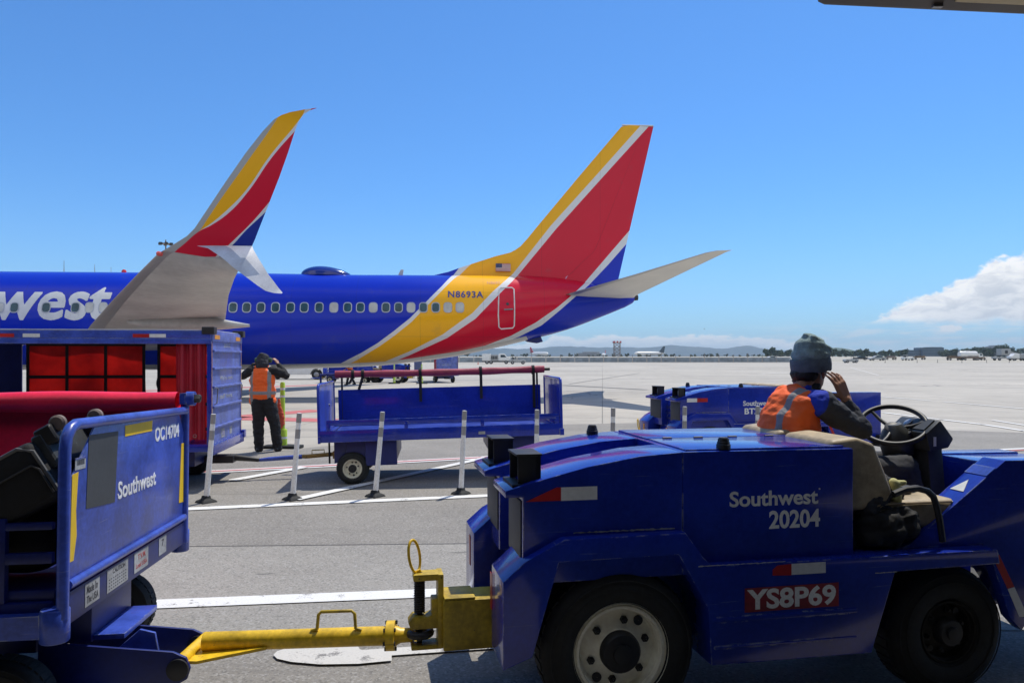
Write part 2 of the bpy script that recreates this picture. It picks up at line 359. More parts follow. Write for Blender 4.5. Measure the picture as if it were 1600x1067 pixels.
# ================================================================ THE SETTING
def ground_mats():
    def conc():
        m, t, b = mat_new('apron_concrete'); tc = t.new('ShaderNodeTexCoord').outputs['Object']
        mp = t.new('ShaderNodeMapping'); t.l.new(tc, mp.inputs[0]); mp.inputs['Rotation'].default_value = (0, 0, R(7)); v = mp.outputs[0]
        big = t.noise(v, .06, 5, .6); mid = t.noise(v, .9, 6, .62); fine = t.noise(v, 45, 4, .7)
        k = t.m('ADD', t.m('MULTIPLY', big, .45), t.m('ADD', t.m('MULTIPLY', mid, .3), t.m('MULTIPLY', fine, .25)))
        c = t.mix(t.step(k, .36, .64), (.30, .277, .238), (.435, .403, .35))
        # slab joints
        br = t.new('ShaderNodeTexBrick'); br.offset = 0; t.l.new(v, br.inputs['Vector'])
        br.inputs['Scale'].default_value = 1; br.inputs['Mortar Size'].default_value = .022; br.inputs['Mortar Smooth'].default_value = .6
        br.inputs['Brick Width'].default_value = 7.6; br.inputs['Row Height'].default_value = 7.6
        br.inputs['Color1'].default_value = (.55, .55, .55, 1); br.inputs['Color2'].default_value = (.45, .45, .45, 1)
        c = t.mix(t.m('MULTIPLY', br.outputs['Fac'], .4), c, (.12, .115, .11))
        c = t.mix(.35, c, t.mix(1, c, br.outputs['Color'], 'OVERLAY'))
        # long tyre sweeps and oil
        st = t.new('ShaderNodeMapping'); t.l.new(tc, st.inputs[0]); st.inputs['Scale'].default_value = (.02, .34, 1); st.inputs['Rotation'].default_value = (0, 0, R(-6))
        tr = t.noise(st.outputs[0], 1.4, 6, .65, .8); c = t.mix(t.m('MULTIPLY', t.step(tr, .54, .68), .42), c, (.17, .165, .155))
        st2 = t.new('ShaderNodeMapping'); t.l.new(tc, st2.inputs[0]); st2.inputs['Scale'].default_value = (.05, .5, 1); st2.inputs['Rotation'].default_value = (0, 0, R(24))
        tr2 = t.noise(st2.outputs[0], 1.2, 5, .6, 1.5); c = t.mix(t.m('MULTIPLY', t.step(tr2, .60, .66), .35), c, (.16, .155, .15))
        vo = t.new('ShaderNodeTexVoronoi', feature='DISTANCE_TO_EDGE'); vo.inputs['Scale'].default_value = .075
        wv = t.new('ShaderNodeVectorMath', operation='ADD'); t.l.new(v, wv.inputs[0]); nw = t.new('ShaderNodeTexNoise'); nw.inputs['Scale'].default_value = .25; nw.inputs['Detail'].default_value = 6; t.l.new(v, nw.inputs['Vector'])
        sw_ = t.new('ShaderNodeVectorMath', operation='SCALE'); t.l.new(nw.outputs['Color'], sw_.inputs[0]); sw_.inputs['Scale'].default_value = 6; t.l.new(sw_.outputs[0], wv.inputs[1]); t.l.new(wv.outputs[0], vo.inputs['Vector'])
        ck = t.m('MULTIPLY', t.step(vo.outputs['Distance'], .006, .002), t.step(t.noise(v, .045, 2, .5), .42, .55)); c = t.mix(t.m('MULTIPLY', ck, .75), c, (.09, .085, .08))
        oil = t.noise(v, .5, 4, .5, .5); c = t.mix(t.m('MULTIPLY', t.step(oil, .66, .76), .45), c, (.14, .135, .13))
        t.l.new(c, b.inputs['Base Color']); b.inputs['Roughness'].default_value = .85
        bn = t.new('ShaderNodeBump'); bn.inputs['Strength'].default_value = .3; bn.inputs['Distance'].default_value = .01
        t.l.new(fine, bn.inputs['Height']); t.l.new(bn.outputs[0], b.inputs['Normal']); return m
    def asphalt(name, lo, hi, patches=True):
        m, t, b = mat_new(name); tc = t.new('ShaderNodeTexCoord').outputs['Object']
        mid = t.noise(tc, .7, 6, .62); fine = t.noise(tc, 90, 3, .75); fleck = t.new('ShaderNodeTexVoronoi'); t.l.new(tc, fleck.inputs['Vector']); fleck.inputs['Scale'].default_value = 75
        k = t.m('ADD', t.m('MULTIPLY', mid, .4), t.m('MULTIPLY', fine, .6))
        c = t.mix(t.step(k, .36, .66), lo, hi)
        sp = t.new('ShaderNodeSeparateColor'); t.l.new(fleck.outputs['Color'], sp.inputs[0])
        c = t.mix(t.m('MULTIPLY', t.step(sp.outputs[0], .72, .95), .38), c, (.44, .43, .41))
        c = t.mix(t.m('MULTIPLY', t.step(sp.outputs[1], .75, .95), .38), c, (.055, .055, .055))
        st = t.new('ShaderNodeMapping'); t.l.new(tc, st.inputs[0]); st.inputs['Scale'].default_value = (.18, 2.2, 1); st.inputs['Rotation'].default_value = (0, 0, R(-7))
        tr = t.noise(st.outputs[0], 1.3, 6, .65, .6); c = t.mix(t.m('MULTIPLY', t.step(tr, .55, .72), .4), c, tuple(a*.62 for a in lo))
        sc = t.new('ShaderNodeMapping'); t.l.new(tc, sc.inputs[0]); sc.inputs['Scale'].default_value = (1.5, 7, 1); sc.inputs['Rotation'].default_value = (0, 0, R(-12))
        sk = t.noise(sc.outputs[0], 1.2, 3, .5); c = t.mix(t.m('MULTIPLY', t.step(sk, .70, .74), .55), c, (.05, .05, .05))
        t.l.new(c, b.inputs['Base Color']); b.inputs['Roughness'].default_value = .88
        bn = t.new('ShaderNodeBump'); bn.inputs['Strength'].default_value = .55; bn.inputs['Distance'].default_value = .006
        t.l.new(fine, bn.inputs['Height']); t.l.new(bn.outputs[0], b.inputs['Normal']); return m
    def paint(name, col, worn=.60, under=(.2, .19, .18)):
        m, t, b = mat_new(name); tc = t.new('ShaderNodeTexCoord').outputs['Object']
        w = t.noise(tc, 5, 9, .72, .3); f = t.noise(tc, 70, 3, .7)
        c = t.mix(t.step(t.m('ADD', w, t.m('MULTIPLY', f, .25)), worn+.09, worn+.19), col, under)
        c = t.mix(t.m('MULTIPLY', t.step(f, .4, .7), .18), c, (.25, .24, .23))
        t.l.new(c, b.inputs['Base Color']); b.inputs['Roughness'].default_value = .75; return m
    def field():
        m, t, b = mat_new('dry_field'); tc = t.new('ShaderNodeTexCoord').outputs['Object']
        st = t.new('ShaderNodeMapping'); t.l.new(tc, st.inputs[0]); st.inputs['Scale'].default_value = (.15, 1, 1)
        k = t.noise(st.outputs[0], .08, 6, .6); c = t.mix(t.step(k, .35, .65), (.30, .275, .22), (.40, .375, .32))
        t.l.new(c, b.inputs['Base Color']); b.inputs['Roughness'].default_value = .95; return m
    return conc(), asphalt('road_asphalt', (.185, .172, .152), (.27, .252, .224)), asphalt('patch_asphalt', (.23, .217, .193), (.325, .307, .275)), paint('white_road_paint', (.72, .72, .70)), paint('red_road_paint', (.47, .12, .12), .62, (.36, .33, .30)), field(), paint('blotched_road_paint', (.56, .54, .50), .56)
G_CONC, G_ASPH, G_PATCH, G_WHITE, G_RED, G_FIELD, G_OLD = ground_mats()

def sheet(name, poly, z, mat):
    me = MB().add([(p[0], p[1], z) for p in poly], [list(range(len(poly)))]).mesh(name, mat, smooth=0)
    if me.polygons[0].normal.z < 0: me.flip_normals()
    o = link(name, me); o['kind'] = 'structure'; return o
# field: one sheet to the horizon, rising gently behind the apron
fld_y = [-60, 150, 232, 236, 246, 330, 500, 900, 3000, 15000, 40000]
fld_z = [-.06, -.06, -.06, 0.0, .45, .8, 1.7, 2.6, 2.6, 2.6, 2.6]
def field_z(Y):
    for a, b, c, d in zip(fld_y, fld_y[1:], fld_z, fld_z[1:]):
        if Y <= b: return c+(d-c)*max(0, (Y-a)/(b-a))
    return fld_z[-1]
mb = MB(); xs = [-40000, -3000, -600, -200, 0, 200, 600, 3000, 40000]
mb.add([(x, y, z) for y, z in zip(fld_y, fld_z) for x in xs], [(j*9+i, j*9+i+1, (j+1)*9+i+1, (j+1)*9+i) for j in range(10) for i in range(8)])
tag(mb.build('ground', G_FIELD, smooth=0), kind='structure')
sheet('apron', [(-260, -50), (300, -50), (300, 233), (-260, 233)], 0, G_CONC)
# asphalt service road in front: far edge as seen running behind the carts
e0, e1, e2 = G(380, 709), G(880, 663), G(1600, 676)
rd = [(-60, -40), (80, -40), (80, 20.5), (e2.x, e2.y), (e1.x+3, e1.y+.6), (e1.x, e1.y), (e0.x, e0.y), (-60, e0.y-1.2)]
sheet('service_road', rd, .004, G_ASPH)
s0, s1 = G(240, 856), G(720, 851)
sheet('repaved_strip', [(-30, s0.y-(30+s0.x)*.02), (s0.x, s0.y), (s1.x, s1.y), (30, s1.y+.5), (30, 4.62), (s1.x, 4.62), (s0.x, 4.46), (-30, 4.3)], .008, G_PATCH)
sheet('pavement_seam', [(-30, s0.y-(30+s0.x)*.02), (s0.x, s0.y), (s1.x, s1.y), (30, s1.y+.5), (30, s1.y+.515), (s1.x, s1.y+.022), (s0.x, s0.y+.02), (-30, s0.y-(30+s0.x)*.02+.015)], .010, pbr('tar_seam', (.02, .02, .02), .7))
def line(a, b, w, mat=None, z=.013, ext=(0, 0), name='line_marking'):
    a, b = Vector((a[0], a[1])), Vector((b[0], b[1])); d = (b-a).normalized(); n = Vector((-d.y, d.x))*w/2
    a = a-d*ext[0]; b = b+d*ext[1]
    return sheet(name, [a-n, b-n, b+n, a+n], z, mat or G_WHITE)
line(G(300, 796), G(750, 776), .16, ext=(9, 12))
line(G(250, 946), G(645, 930), .19, z=.015, ext=(6, 14))
line(G(545, 1026), G(690, 1016), .11, G_OLD, z=.015, ext=(0, 3))
bl = [G(*p) for p in [(427, 1027), (433, 1021), (450, 1016), (480, 1013), (520, 1010), (556, 1008), (562, 1018), (580, 1024), (612, 1026), (612, 1036), (560, 1041), (500, 1042), (455, 1038), (433, 1033)]]
sheet('painted_marking', [(p.x, p.y) for p in bl], .017, G_OLD)
# white / red / white guide line behind the second cart
a, b = G(358, 736.5), G(740, 716.5)
line(a, b, .30, ext=(6, 1.2)); line(a, b, .10, G_RED, z=.017, ext=(6, 1.2))
line(G(362, 752), G(476, 731), .17, z=.019); line(G(462, 782), G(760, 716), .15, z=.019)
# red painted bands on the concrete, left
for (p, q, w) in [((300, 657), (500, 641), .95), ((300, 652), (520, 657), 1.0), ((300, 608), (505, 601.5), 1.1)]:
    line(G(*p), G(*q), w, G_RED, z=.006, ext=(8, 0))
# apron lines on the right
line(G(1329, 616), G(1455.6, 626.6), .14, ext=(6, 0)); line(G(1474, 628), G(1600, 639), .14, ext=(0, 12))
pl = [G(*p) for p in [(1380, 644.8), (1430, 651.5), (1471, 656), (1535, 663.5), (1600, 673.5), (1660, 685)]]
for p, q in zip(pl, pl[1:]): line(p, q, .14, ext=(.03, .03))
line(G(1551, 657), G(1600, 664.6), .11, ext=(0, 4))
line(G(1500, 706), G(1600, 701.5), .12, ext=(3, 8)); line(G(1500, 709), G(1600, 704), .09, G_RED, ext=(3, 8))
line(G(1328, 574), G(1373, 586.6), .22, G_OLD); line(G(1326, 585.7), G(1454, 585.7), .3, G_OLD); line(G(1190, 584), G(1290, 580), .35)
line(G(890, 600), G(1000, 583), .12, pbr('dark_streak', (.17, .165, .16), .9)); line(G(880, 602), G(1010, 609), .5, bpy.data.materials['dark_streak'])  # two darker streaks across the concrete

# hills across the bay
def hills(name, pts, Y, mat, base):
    mb = MB(); nz = []
    n = 260; x0, x1 = pts[0][0], pts[-1][0]
    def hy(px):
        for (a, ya), (b_, yb) in zip(pts, pts[1:]):
            if px <= b_:
                t_ = (px-a)/(b_-a); t_ = t_*t_*(3-2*t_); return ya+(yb-ya)*t_
        return pts[-1][1]
    def fn(u, v):
        px = x0+(x1-x0)*u; top = (P(px, hy(px), Y).z-base)
        nn = noise.fractal(Vector((px*.02, v*2.2, Y*.001)), .9, 2, 5)
        dep = (v-.35)/.65 if v > .35 else (v-.35)/.35
        hgt = max(0, 1-abs(dep)**1.3)*(1+.10*nn)
        hgt = hgt if v < .35 else hgt
        return Vector(((px-800)/F*Y*(1+.18*(v-.35)), Y*(1+.18*(v-.35)), base-5+(top+5)*hgt+top*.12*nn*(1-abs(dep))))
    mb.grid(fn, n, 16); o = mb.build(name, mat, smooth=180); o['kind'] = 'structure'
def hill_mat(name, lo, hi, s):
    m, t, b = mat_new(name); tc = t.new('ShaderNodeTexCoord').outputs['Object']
    c = t.mix(t.step(t.noise(tc, s, 6, .65), .35, .65), lo, hi); t.l.new(c, b.inputs['Base Color']); b.inputs['Roughness'].default_value = 1; b.inputs['Specular IOR Level'].default_value = 0; return m
H_FAR = hill_mat('far_hillside', (.030, .05, .06), (.075, .085, .085), .003)
H_NEAR = hill_mat('wooded_hillside', (.05, .075, .05), (.09, .115, .07), .01)
hills('hills', [(560, 556), (660, 550), (720, 546), (770, 545), (830, 543), (900, 541), (945, 543), (990, 542.5), (1075, 541), (1120, 543.5), (1165, 541.5), (1205, 546), (1260, 549), (1330, 551), (1420, 552), (1560, 553), (1700, 556)], 6000, H_FAR, 2.6)
hills('wooded_hills', [(1180, 556), (1225, 552), (1250, 548), (1300, 545.5), (1320, 545.5), (1345, 549), (1380, 551.5), (1420, 552.5), (1480, 551), (1560, 550), (1640, 548), (1750, 551), (1900, 556)], 2600, H_NEAR, 2.6)

# ================================================================ shared pieces
def wheel(parent, c, ro, w, rr, side=-1, rim='rim', nuts=6, name='wheel'):
    """tyre with its rim as a sub-part; side = -1 when the outer face looks towards -v"""
    cx, cy, cz = c; s = side
    pr = [(rr, .0), (rr+.012, -.012), (rr+(ro-rr)*.45, -.014), (ro*.93, .004), (ro*.985, .028), (ro, .05), (ro, w-.05), (ro*.985, w-.028), (ro*.93, w-.004), (rr+.012, w+.01), (rr, w)]
    mb = MB(); mb.lathe(pr, (cx, cy, cz), (0, -s, 0), 56, caps=False)
    k = 40
    for i in range(k):                             # shallow tread blocks
        a = 2*math.pi*i/k; M_ = Matrix.Translation((cx, cy, cz)) @ Matrix.Rotation(a, 4, 'Y')
        y0, y1 = sorted((cy-cy-s*(.045), -s*(w-.045)))
        mb.box(-ro*.055, ro*.055, y0, y1, ro-.004, ro+.005, 0, M_)
    for rad in (.78, .90):                          # rings moulded in the sidewall
        mb.tube([(cx+math.cos(2*math.pi*j/48)*ro*rad, cy+s*.013, cz+math.sin(2*math.pi*j/48)*ro*rad) for j in range(48)], .0035, 5, True)
    o = mb.build(name, M['rubber'], parent, smooth=50)
    d = rr
    pr = [(d*1.03, -.012), (d*1.03, .004), (d*.97, .010), (d*.95, .0), (d*.90, -.002), (d*.88, .02), (d*.86, .022), (d*.84, .05), (d*.80, .058), (d*.50, .036), (d*.44, .032), (d*.43, .02)]
    r = MB(); r.lathe(pr, (cx, cy, cz), (0, -s, 0), 48, caps=False)
    r.lathe([(d*.43, .02), (d*.42, -.01), (d*.38, -.022), (d*.20, -.024), (d*.19, -.034), (d*.10, -.036), (.001, -.036)], (cx, cy, cz), (0, -s, 0), 32, 1, caps=False)
    r.lathe([(d*1.0, w-.01), (.001, w-.03)], (cx, cy, cz), (0, -s, 0), 24, 1, caps=False)
    for i in range(nuts):
        a = 2*math.pi*(i+.3)/nuts; p = Vector((cx+math.cos(a)*d*.62, cy, cz+math.sin(a)*d*.62))
        r.lathe([(d*.085, .046), (d*.085, .032), (d*.05, .030), (d*.05, .018), (.001, .018)], p, (0, -s, 0), 6, 1, caps=False)
    for i in (1, 4):
        a = 2*math.pi*(i-.15)/nuts; p = Vector((cx+math.cos(a)*d*.72, cy, cz+math.sin(a)*d*.72))
        r.lathe([(d*.10, .052), (d*.10, .040), (.001, .041)], p, (0, -s, 0), 12, 1, caps=False)
    r.build('rim', [M[rim], M['black']], o, smooth=40)
    return o
NEARV = lambda v, off=.0: M3((1, 0, 0), (0, 0, 1), (0, -1, 0), (0, v-off, 0))      # a face looking to -v, text x = u, y = z
ENDU = lambda u, off=.0: M3((0, 1, 0), (0, 0, 1), (1, 0, 0), (u+off, 0, 0))       # a face looking to +u, text x = v, y = z
def decal(name, poly, Mx, mat, parent, t=.0015):
    n = len(poly); vs = [Mx @ Vector((*p, 0)) for p in poly]+[Mx @ Vector((*p, t)) for p in poly]
    fs = [list(range(n))[::-1], list(range(n, 2*n))]+[(i, (i+1) % n, n+(i+1) % n, n+i) for i in range(n)]
    return MB().add(vs, fs).build(name, mat, parent, smooth=0)
rect = lambda x0, x1, y0, y1: [(x0, y0), (x1, y0), (x1, y1), (x0, y1)]

# ================================================================ BAGGAGE TRACTORS
def make_tractor(name, label, loc, rz, number, plate, swap=False, group='blue baggage tractors'):
    t = thing(name, label, 'baggage tractor', loc, rz, group)
    W = 1.12; WF = 1.24
    # lower chassis with wheel arches
    side = [(-.557, .345), (-.557, .733), (-.462, .815), (-.278, .908), (.30, .912), (.382, .80), (.43, .752), (1.976, .752), (1.990, .680), (1.391, .673), (1.261, .286), (.426, .29), (.41, .555), (.265, .812), (-.302, .807), (-.424, .395)]
    ch = MB(); ch.prism(side, 'y', 0, .30); ch.prism(side, 'y', W-.20, WF)
    ch.box(-.40, 2.1, .30, W-.30, .30, .70)
    ch.box(1.2, 2.5, .30, W-.30, .36, .42)
    ch.box(.43, 1.18, -.004, .010, .488, .512); ch.box(.44, 1.18, -.003, .010, .366, .378)      # pressed ribs in the skirt
    ch.build('chassis', M['blue'], t, bevel=.010)
    # battery box and bonnet
    hood = [(-.535, 1.122), (-.389, 1.162), (-.148, 1.221), (.099, 1.262), (.31, 1.276)]
    bx = MB()
    for a, b in ((.06, .385), (.665, 1.06)):
        bx.prism([(-.455, .70), (-.455, 1.09), (-.535, 1.09)]+hood+[(.31, .70)], 'y', a, b)
    bx.prism([(-.36, .70), (-.36, 1.06), (-.13, 1.12), (.10, 1.17), (.31, 1.215), (.31, .70)], 'y', .3852, .6648)
    bx.prism([(.31, .70), (.31, 1.276), (.36, 1.2765), (1.205, 1.272), (1.205, .70)], 'y', .06, 1.06)
    bx.build('battery_box', M['blue'], t, bevel=.007)
    rf = MB()                                            # rear grille bars between the boxes
    for z in (.80, .88, .96): rf.box(-.385, -.358, .40, .65, z, z+.03)
    rf.build('rear_grille', M['blue_dark'], t, bevel=.004)
    for a, b in ((.085, .365), (.69, 1.03)):             # worn bare rear cheeks
        MB().box(-.462, -.454, a, b, .80, 1.07).build('rear_cheek_plate', M['greypatch'], t, bevel=.003)
    for a, b in ((.085, .555), (.575, 1.04)):
        l = MB(); l.box(.335, 1.17, a, b, 1.273, 1.284); l.build('lid', M['blue'], t, bevel=.004)
    for u in (.42, .60, .80, 1.02): MB().tube([(u, .565, 1.283), (u+.05, .565, 1.283)], .007, 8).build('lid_hinge', M['dsteel'], t)
    for u, v in ((.536, .10), (.16, 1.00)):
        k = MB(); k.lathe([(.034, 0), (.034, .022), (.030, .026), (.030, .034), (.027, .038), (.027, .046), (.02, .056), (.001, .058)], (u, v, 1.28 if u > .3 else 1.265), (0, 0, 1), 20)
        k.build('vent_cap', M['black'], t)
    # tail lamps in black boxes on the rear corners
    for v0, v1 in ((.10, .30), (.76, .96)):
        lb = MB()
        for q in ((v0, v0+.008), (v1-.008, v1)): lb.box(-.47, -.362, q[0], q[1], 1.13, 1.275)
        lb.box(-.478, -.356, v0-.002, v1+.002, 1.270, 1.280); lb.box(-.39, -.362, v0, v1, 1.12, 1.27); lb.box(-.50, -.34, v0-.02, v1+.02, 1.128, 1.146)
        o = lb.build('tail_lamp', M['black'], t, bevel=.003)
        MB().lathe([(.05, 0), (.05, .014), (.03, .024), (.001, .026)], (-.395, (v0+v1)/2, 1.205), (-1, 0, 0), 20).build('lamp_lens', M['lens'], o)
    # cockpit walls, nose, floor
    wl = [(1.50, .752), (1.56, .775), (2.126, 1.182), (3.0, 1.176), (3.0, .40), (2.20, .40), (2.00, .68), (1.99, .752)]
    ck = MB(); ck.prism(wl, 'y', .105, .255); ck.prism([(a, b if b < 1.0 else b-.068) for a, b in wl], 'y', W-.235, W-.085)
    ck.prism([(2.42, .40), (2.42, 1.105), (2.998, 1.10), (2.998, .40)], 'y', .256, W-.236)
    ck.build('front_cowl', M['blue'], t, bevel=.008)
    MB().box(1.21, 2.42, .26, W-.24, .50, .53).build('floor_plate', M['greypatch'], t, bevel=.003)
    st = MB(); st.prism([(1.94, .735), (1.99, .735), (2.18, .385), (2.13, .33), (2.06, .40)], 'y', .012, .07)
    st.build('front_bumper_strut', M['blue'], t, bevel=.005)
    bp = MB(); bp.box(2.90, 3.03, .02, WF-.02, .34, .52); bp.build('front_bumper', M['black'], t, bevel=.02)
    d = Vector((.566, 0, .407)).normalized(); nrm = Vector((-d.z, 0, d.x))
    Ms = M3((0, 1, 0), d, nrm, Vector((1.56, 0, .775))+nrm*.002)
    decal('triangle_sticker', [(.135, .42), (.225, .42), (.18, .51)], Ms, M['wtape'], t)
    decal('warning_sticker', rect(.13, .23, .20, .34), Ms, M['sticker'], t)
    decal('worn_patch', rect(.108, .252, .56, .63), Ms, M['blue_worn'], t)
    # dashboard and steering
    ds = MB(); pr = [(2.15, 1.353), (2.24, 1.241), (2.205, 1.187), (2.08, 1.170), (2.055, 1.277)]
    ds.prism(pr, 'y', .575, .90); ds.prism([(2.10, 1.18), (2.20, 1.19), (2.26, .55), (2.16, .55)], 'y', .62, .86)
    dsh = ds.build('dashboard', M['dash'], t, bevel=.012)
    a = Vector((2.055, 0, 1.277)); b = Vector((2.15, 0, 1.353)); e = (b-a).normalized(); n = Vector((-e.z, 0, e.x))
    Md = M3((0, -1, 0), e, n, a+n*.001)
    decal('switch_panel', rect(-.70, -.61, .02, .11), Md, M['greypatch'], dsh, .006)
    for x, y in ((-.79, .07), (-.85, .03)):
        g = MB(); g.lathe([(.026, 0), (.026, .006), (.022, .008), (.001, .006)], Md @ Vector((x, y, 0)), n, 20); g.build('gauge', M['lens'], dsh)
    decal('dash_sticker', rect(2.10, 2.118, 1.20, 1.255), NEARV(.574), M['wtape'], dsh)
    MB().lathe([(.014, 0), (.014, .02), (.001, .022)], Vector((2.05, .70, 1.255)), n, 12).build('ignition_switch', M['black'], dsh)
    sh = MB(); sh.lathe([(.05, 0), (.085, .05), (.10, .14), (.075, .20), (.04, .24)], (2.04, .78, 1.08), (-.18, -.05, .95), 20); sh.build('column_shroud', M['dash'], t)
    wc = Vector((1.975, .755, 1.312)); wn = Vector((-.34, -.44, .83)).normalized(); ax = wn.cross(Vector((0, 1, 0))).normalized(); ay = wn.cross(ax)
    pt = lambda r, a_, h=0: wc+ax*r*math.cos(a_)+ay*r*math.sin(a_)+wn*h
    sw = MB(); sw.tube([pt(.182, 2*math.pi*i/48) for i in range(48)], .0155, 12, True)
    for a_ in (.5, 2.6, 4.7): sw.tube([pt(.03, a_, -.03), pt(.10, a_, -.025), pt(.178, a_)], [.013, .011, .010], 8)
    sw.lathe([(.04, -.06), (.048, -.035), (.046, -.015), (.03, -.008), (.001, -.006)], wc, wn, 20)
    sw.tube([wc-wn*.05, wc-wn*.05+Vector((.06, .03, -.16))], .022, 10)
    sw.build('steering_wheel', M['black'], t, smooth=60)
    # seats
    def seat(v0, v1, tall):
        bk = MB(); bk.prism([(1.215, .95), (1.10, 1.25), (1.13, 1.305), (1.27, 1.318), (1.37, 1.285), (1.475, 1.04), (1.42, .95)], 'y', v0, v1)
        s_ = bk.build('seat', M['tan'], t, bevel=.05, seg=5, smooth=60, ang=20)
        cu = MB(); cu.box(1.33, 1.885, v0+.01, v1+.02, .835, .985); cu.build('seat_cushion', M['tan'], s_, bevel=.055, seg=5, smooth=60)
        bs = MB(); bs.box(1.24, 1.83, v0+.03, v1-.02, .752, .84); bs.build('seat_base', M['black'], s_, bevel=.01)
        pp = MB(); pp.tube([(1.40, v0+.012, .975), (1.82, v0+.012, .975), (1.875, v0+.06, .955), (1.88, v1-.03, .955)], .006, 6); pp.build('piping', M['tan_side'], s_)
    seat(.115, .545, 1); seat(.60, 1.02, 1)
    hp = MB(); hp.tube([(1.46, .10, 1.03), (1.53, .10, 1.052), (1.60, .10, 1.055), (1.655, .10, 1.04), (1.69, .10, 1.01), (1.71, .10, .96), (1.725, .10, .90), (1.745, .10, .78)], .017, 10)
    hp.tube([(1.745, .10, .79), (1.745, .2, .775)], .014, 8); hp.build('hip_rail', M['black'], t)
    # hitch
    hb = MB(); hb.box(-.777, -.42, .40, .60, .29, .535); hb.box(-.80, -.772, .44, .56, .29, .655); hb.box(-.92, -.772, .455, .545, .62, .654)
    hb.box(-.83, -.79, .46, .54, .42, .53); hb.box(-.93, -.78, .45, .55, .285, .308)
    hb.prism([(-.93, .385), (-.945, .42), (-.92, .45), (-.85, .445), (-.79, .47), (-.79, .385)], 'y', .455, .545)
    hitch = hb.build('hitch_block', M['dyellow'], t, bevel=.008)
    MB().box(-.772, -.62, .405, .595, .536, .546).build('hitch_cover', M['dyellow'], hitch, bevel=.004)
    sp = MB(); sp.tube([(-.887, .50, .655), (-.887, .50, .285)], .014, 10)
    sp.tube([(-.887+.024*math.cos(i*.7), .50+.024*math.sin(i*.7), .455+.16*i/126) for i in range(127)], .005, 6)
    sp.build('hitch_spring', M['dsteel'], hitch)
    rg = MB(); rgc = Vector((-.912, .50, .735)); ring = [rgc+Vector((.028*math.cos(a_)-.012*math.sin(a_), .036*math.cos(a_), .08*math.sin(a_))) for a_ in [2*math.pi*i/36 for i in range(36)]]
    rg.tube(ring, .007, 8, True); rg.tube([(-.887, .50, .65), (-.893, .50, .668)], .012, 8); rg.build('pin_ring', M['yellow'], hitch)
    # wheels
    wheel(t, (0, .045, .369), .369, .20, .222); wheel(t, (0, WF-.045, .369), .369, .20, .222, side=1)
    wheel(t, (1.76, .075, .325), .325, .20, .165, rim='dark_rim'); wheel(t, (1.76, W-.075, .325), .325, .20, .165, side=1, rim='dark_rim')
    MB().tube([(0, .2, .369), (0, W-.2, .369)], .05, 12).build('axle', M['dsteel'], t); MB().tube([(1.76, .2, .325), (1.76, W-.2, .325)], .04, 12).build('axle', M['dsteel'], t)
    # markings
    n6 = NEARV(.06, .0005); n0 = NEARV(0, .0008)
    lettering('Southwest', (.547, 1.012, 1.008, 1.082), n6, M['grey_vinyl'], t, bold=.022, shear=.0)
    lettering('®', (1.016, 1.024, 1.076, 1.084), n6, M['grey_vinyl'], t)
    lettering(number[0], number[1], n6, M['grey_vinyl'], t, bold=.025)
    a, b = (M['wtape'], M['rtape']) if swap else (M['rtape'], M['wtape'])
    decal('reflector_tape', [(-.443, 1.071), (-.279, 1.071), (-.279, 1.131), (-.30, 1.131)] if not swap else rect(-.36, -.20, 1.075, 1.13), n6, a, t)
    decal('reflector_tape', rect(-.2785, -.108, 1.070, 1.1305) if not swap else rect(-.1995, -.03, 1.075, 1.13), n6, b, t)
    decal('reflector_tape', [(.735, .692), (.832, .688), (.832, .742), (.76, .738), (.735, .72)], n0, a, t)
    decal('reflector_tape', rect(.8325, 1.012, .690, .742), n0, b, t)
    Mst = M3((1, 0, 0), (0, 0, 1), (0, -1, 0), (0, .012, 0))
    decal('reflector_tape', [(1.955, .715), (1.995, .722), (2.085, .555), (2.045, .548)], Mst, M['rtape'], t)
    decal('reflector_tape', [(2.046, .546), (2.086, .553), (2.165, .40), (2.115, .40)], Mst, M['wtape'], t)
    rj = random.Random(3)
    def ragged(u0, u1, z, h, Mx, mat):
        k = 46; up_ = [(u0+(u1-u0)*i/k, z+h*rj.uniform(.15, 1)) for i in range(k+1)]; dn = [(u0+(u1-u0)*i/k, z-h*rj.uniform(.0, .6)) for i in range(k, -1, -1)]
        decal('chipped_edge', up_+dn, Mx, mat, t, .0012)
    ragged(-.22, .27, .921, .006, n6, M['sticker']); ragged(.36, .80, .7545, .004, n0, M['sticker']); ragged(1.28, 1.40, .672, .004, n0, M['sticker'])
    if plate:
        decal('plate_ground', rect(.592, 1.082, .527, .640), n0, M['plate_red'], t, .001)
        lettering(plate, (.603, 1.066, .536, .634), NEARV(0, .0018), M['grey_vinyl'], t, bold=.03)
    rr = M3((0, -1, 0), (0, 0, 1), (-1, 0, 0), (-.558, 0, 0))
    for v in (.33, W-.03): decal('rear_reflector', rect(-v, -v+.05, .52, .69), rr, M['rtape'] if not swap else M['orange_rough'], t, .002)
    return t
tractor = make_tractor('baggage_tractor', 'large foreground baggage tractor with driver seated in it and red YS8P69 plate', (.507, 3.33, 0), R(11), ('20204', (.752, 1.022, .896, .984)), 'YS8P69')
tractor2 = make_tractor('baggage_tractor', 'smaller blue baggage tractor parked beyond the posts, partly hidden behind the orange vested driver', (2.41+.455*math.cos(R(15))+.06*math.sin(R(15)), 10.5+.455*math.sin(R(15))-.06*math.cos(R(15)), 0), R(15), ('BT2802', (.572, 1.022, .885, .975)), None, swap=True)
for ch in tractor2.children:
    if ch.name.startswith('steering_wheel'): ch.location.x += .16     # its column is set further forward

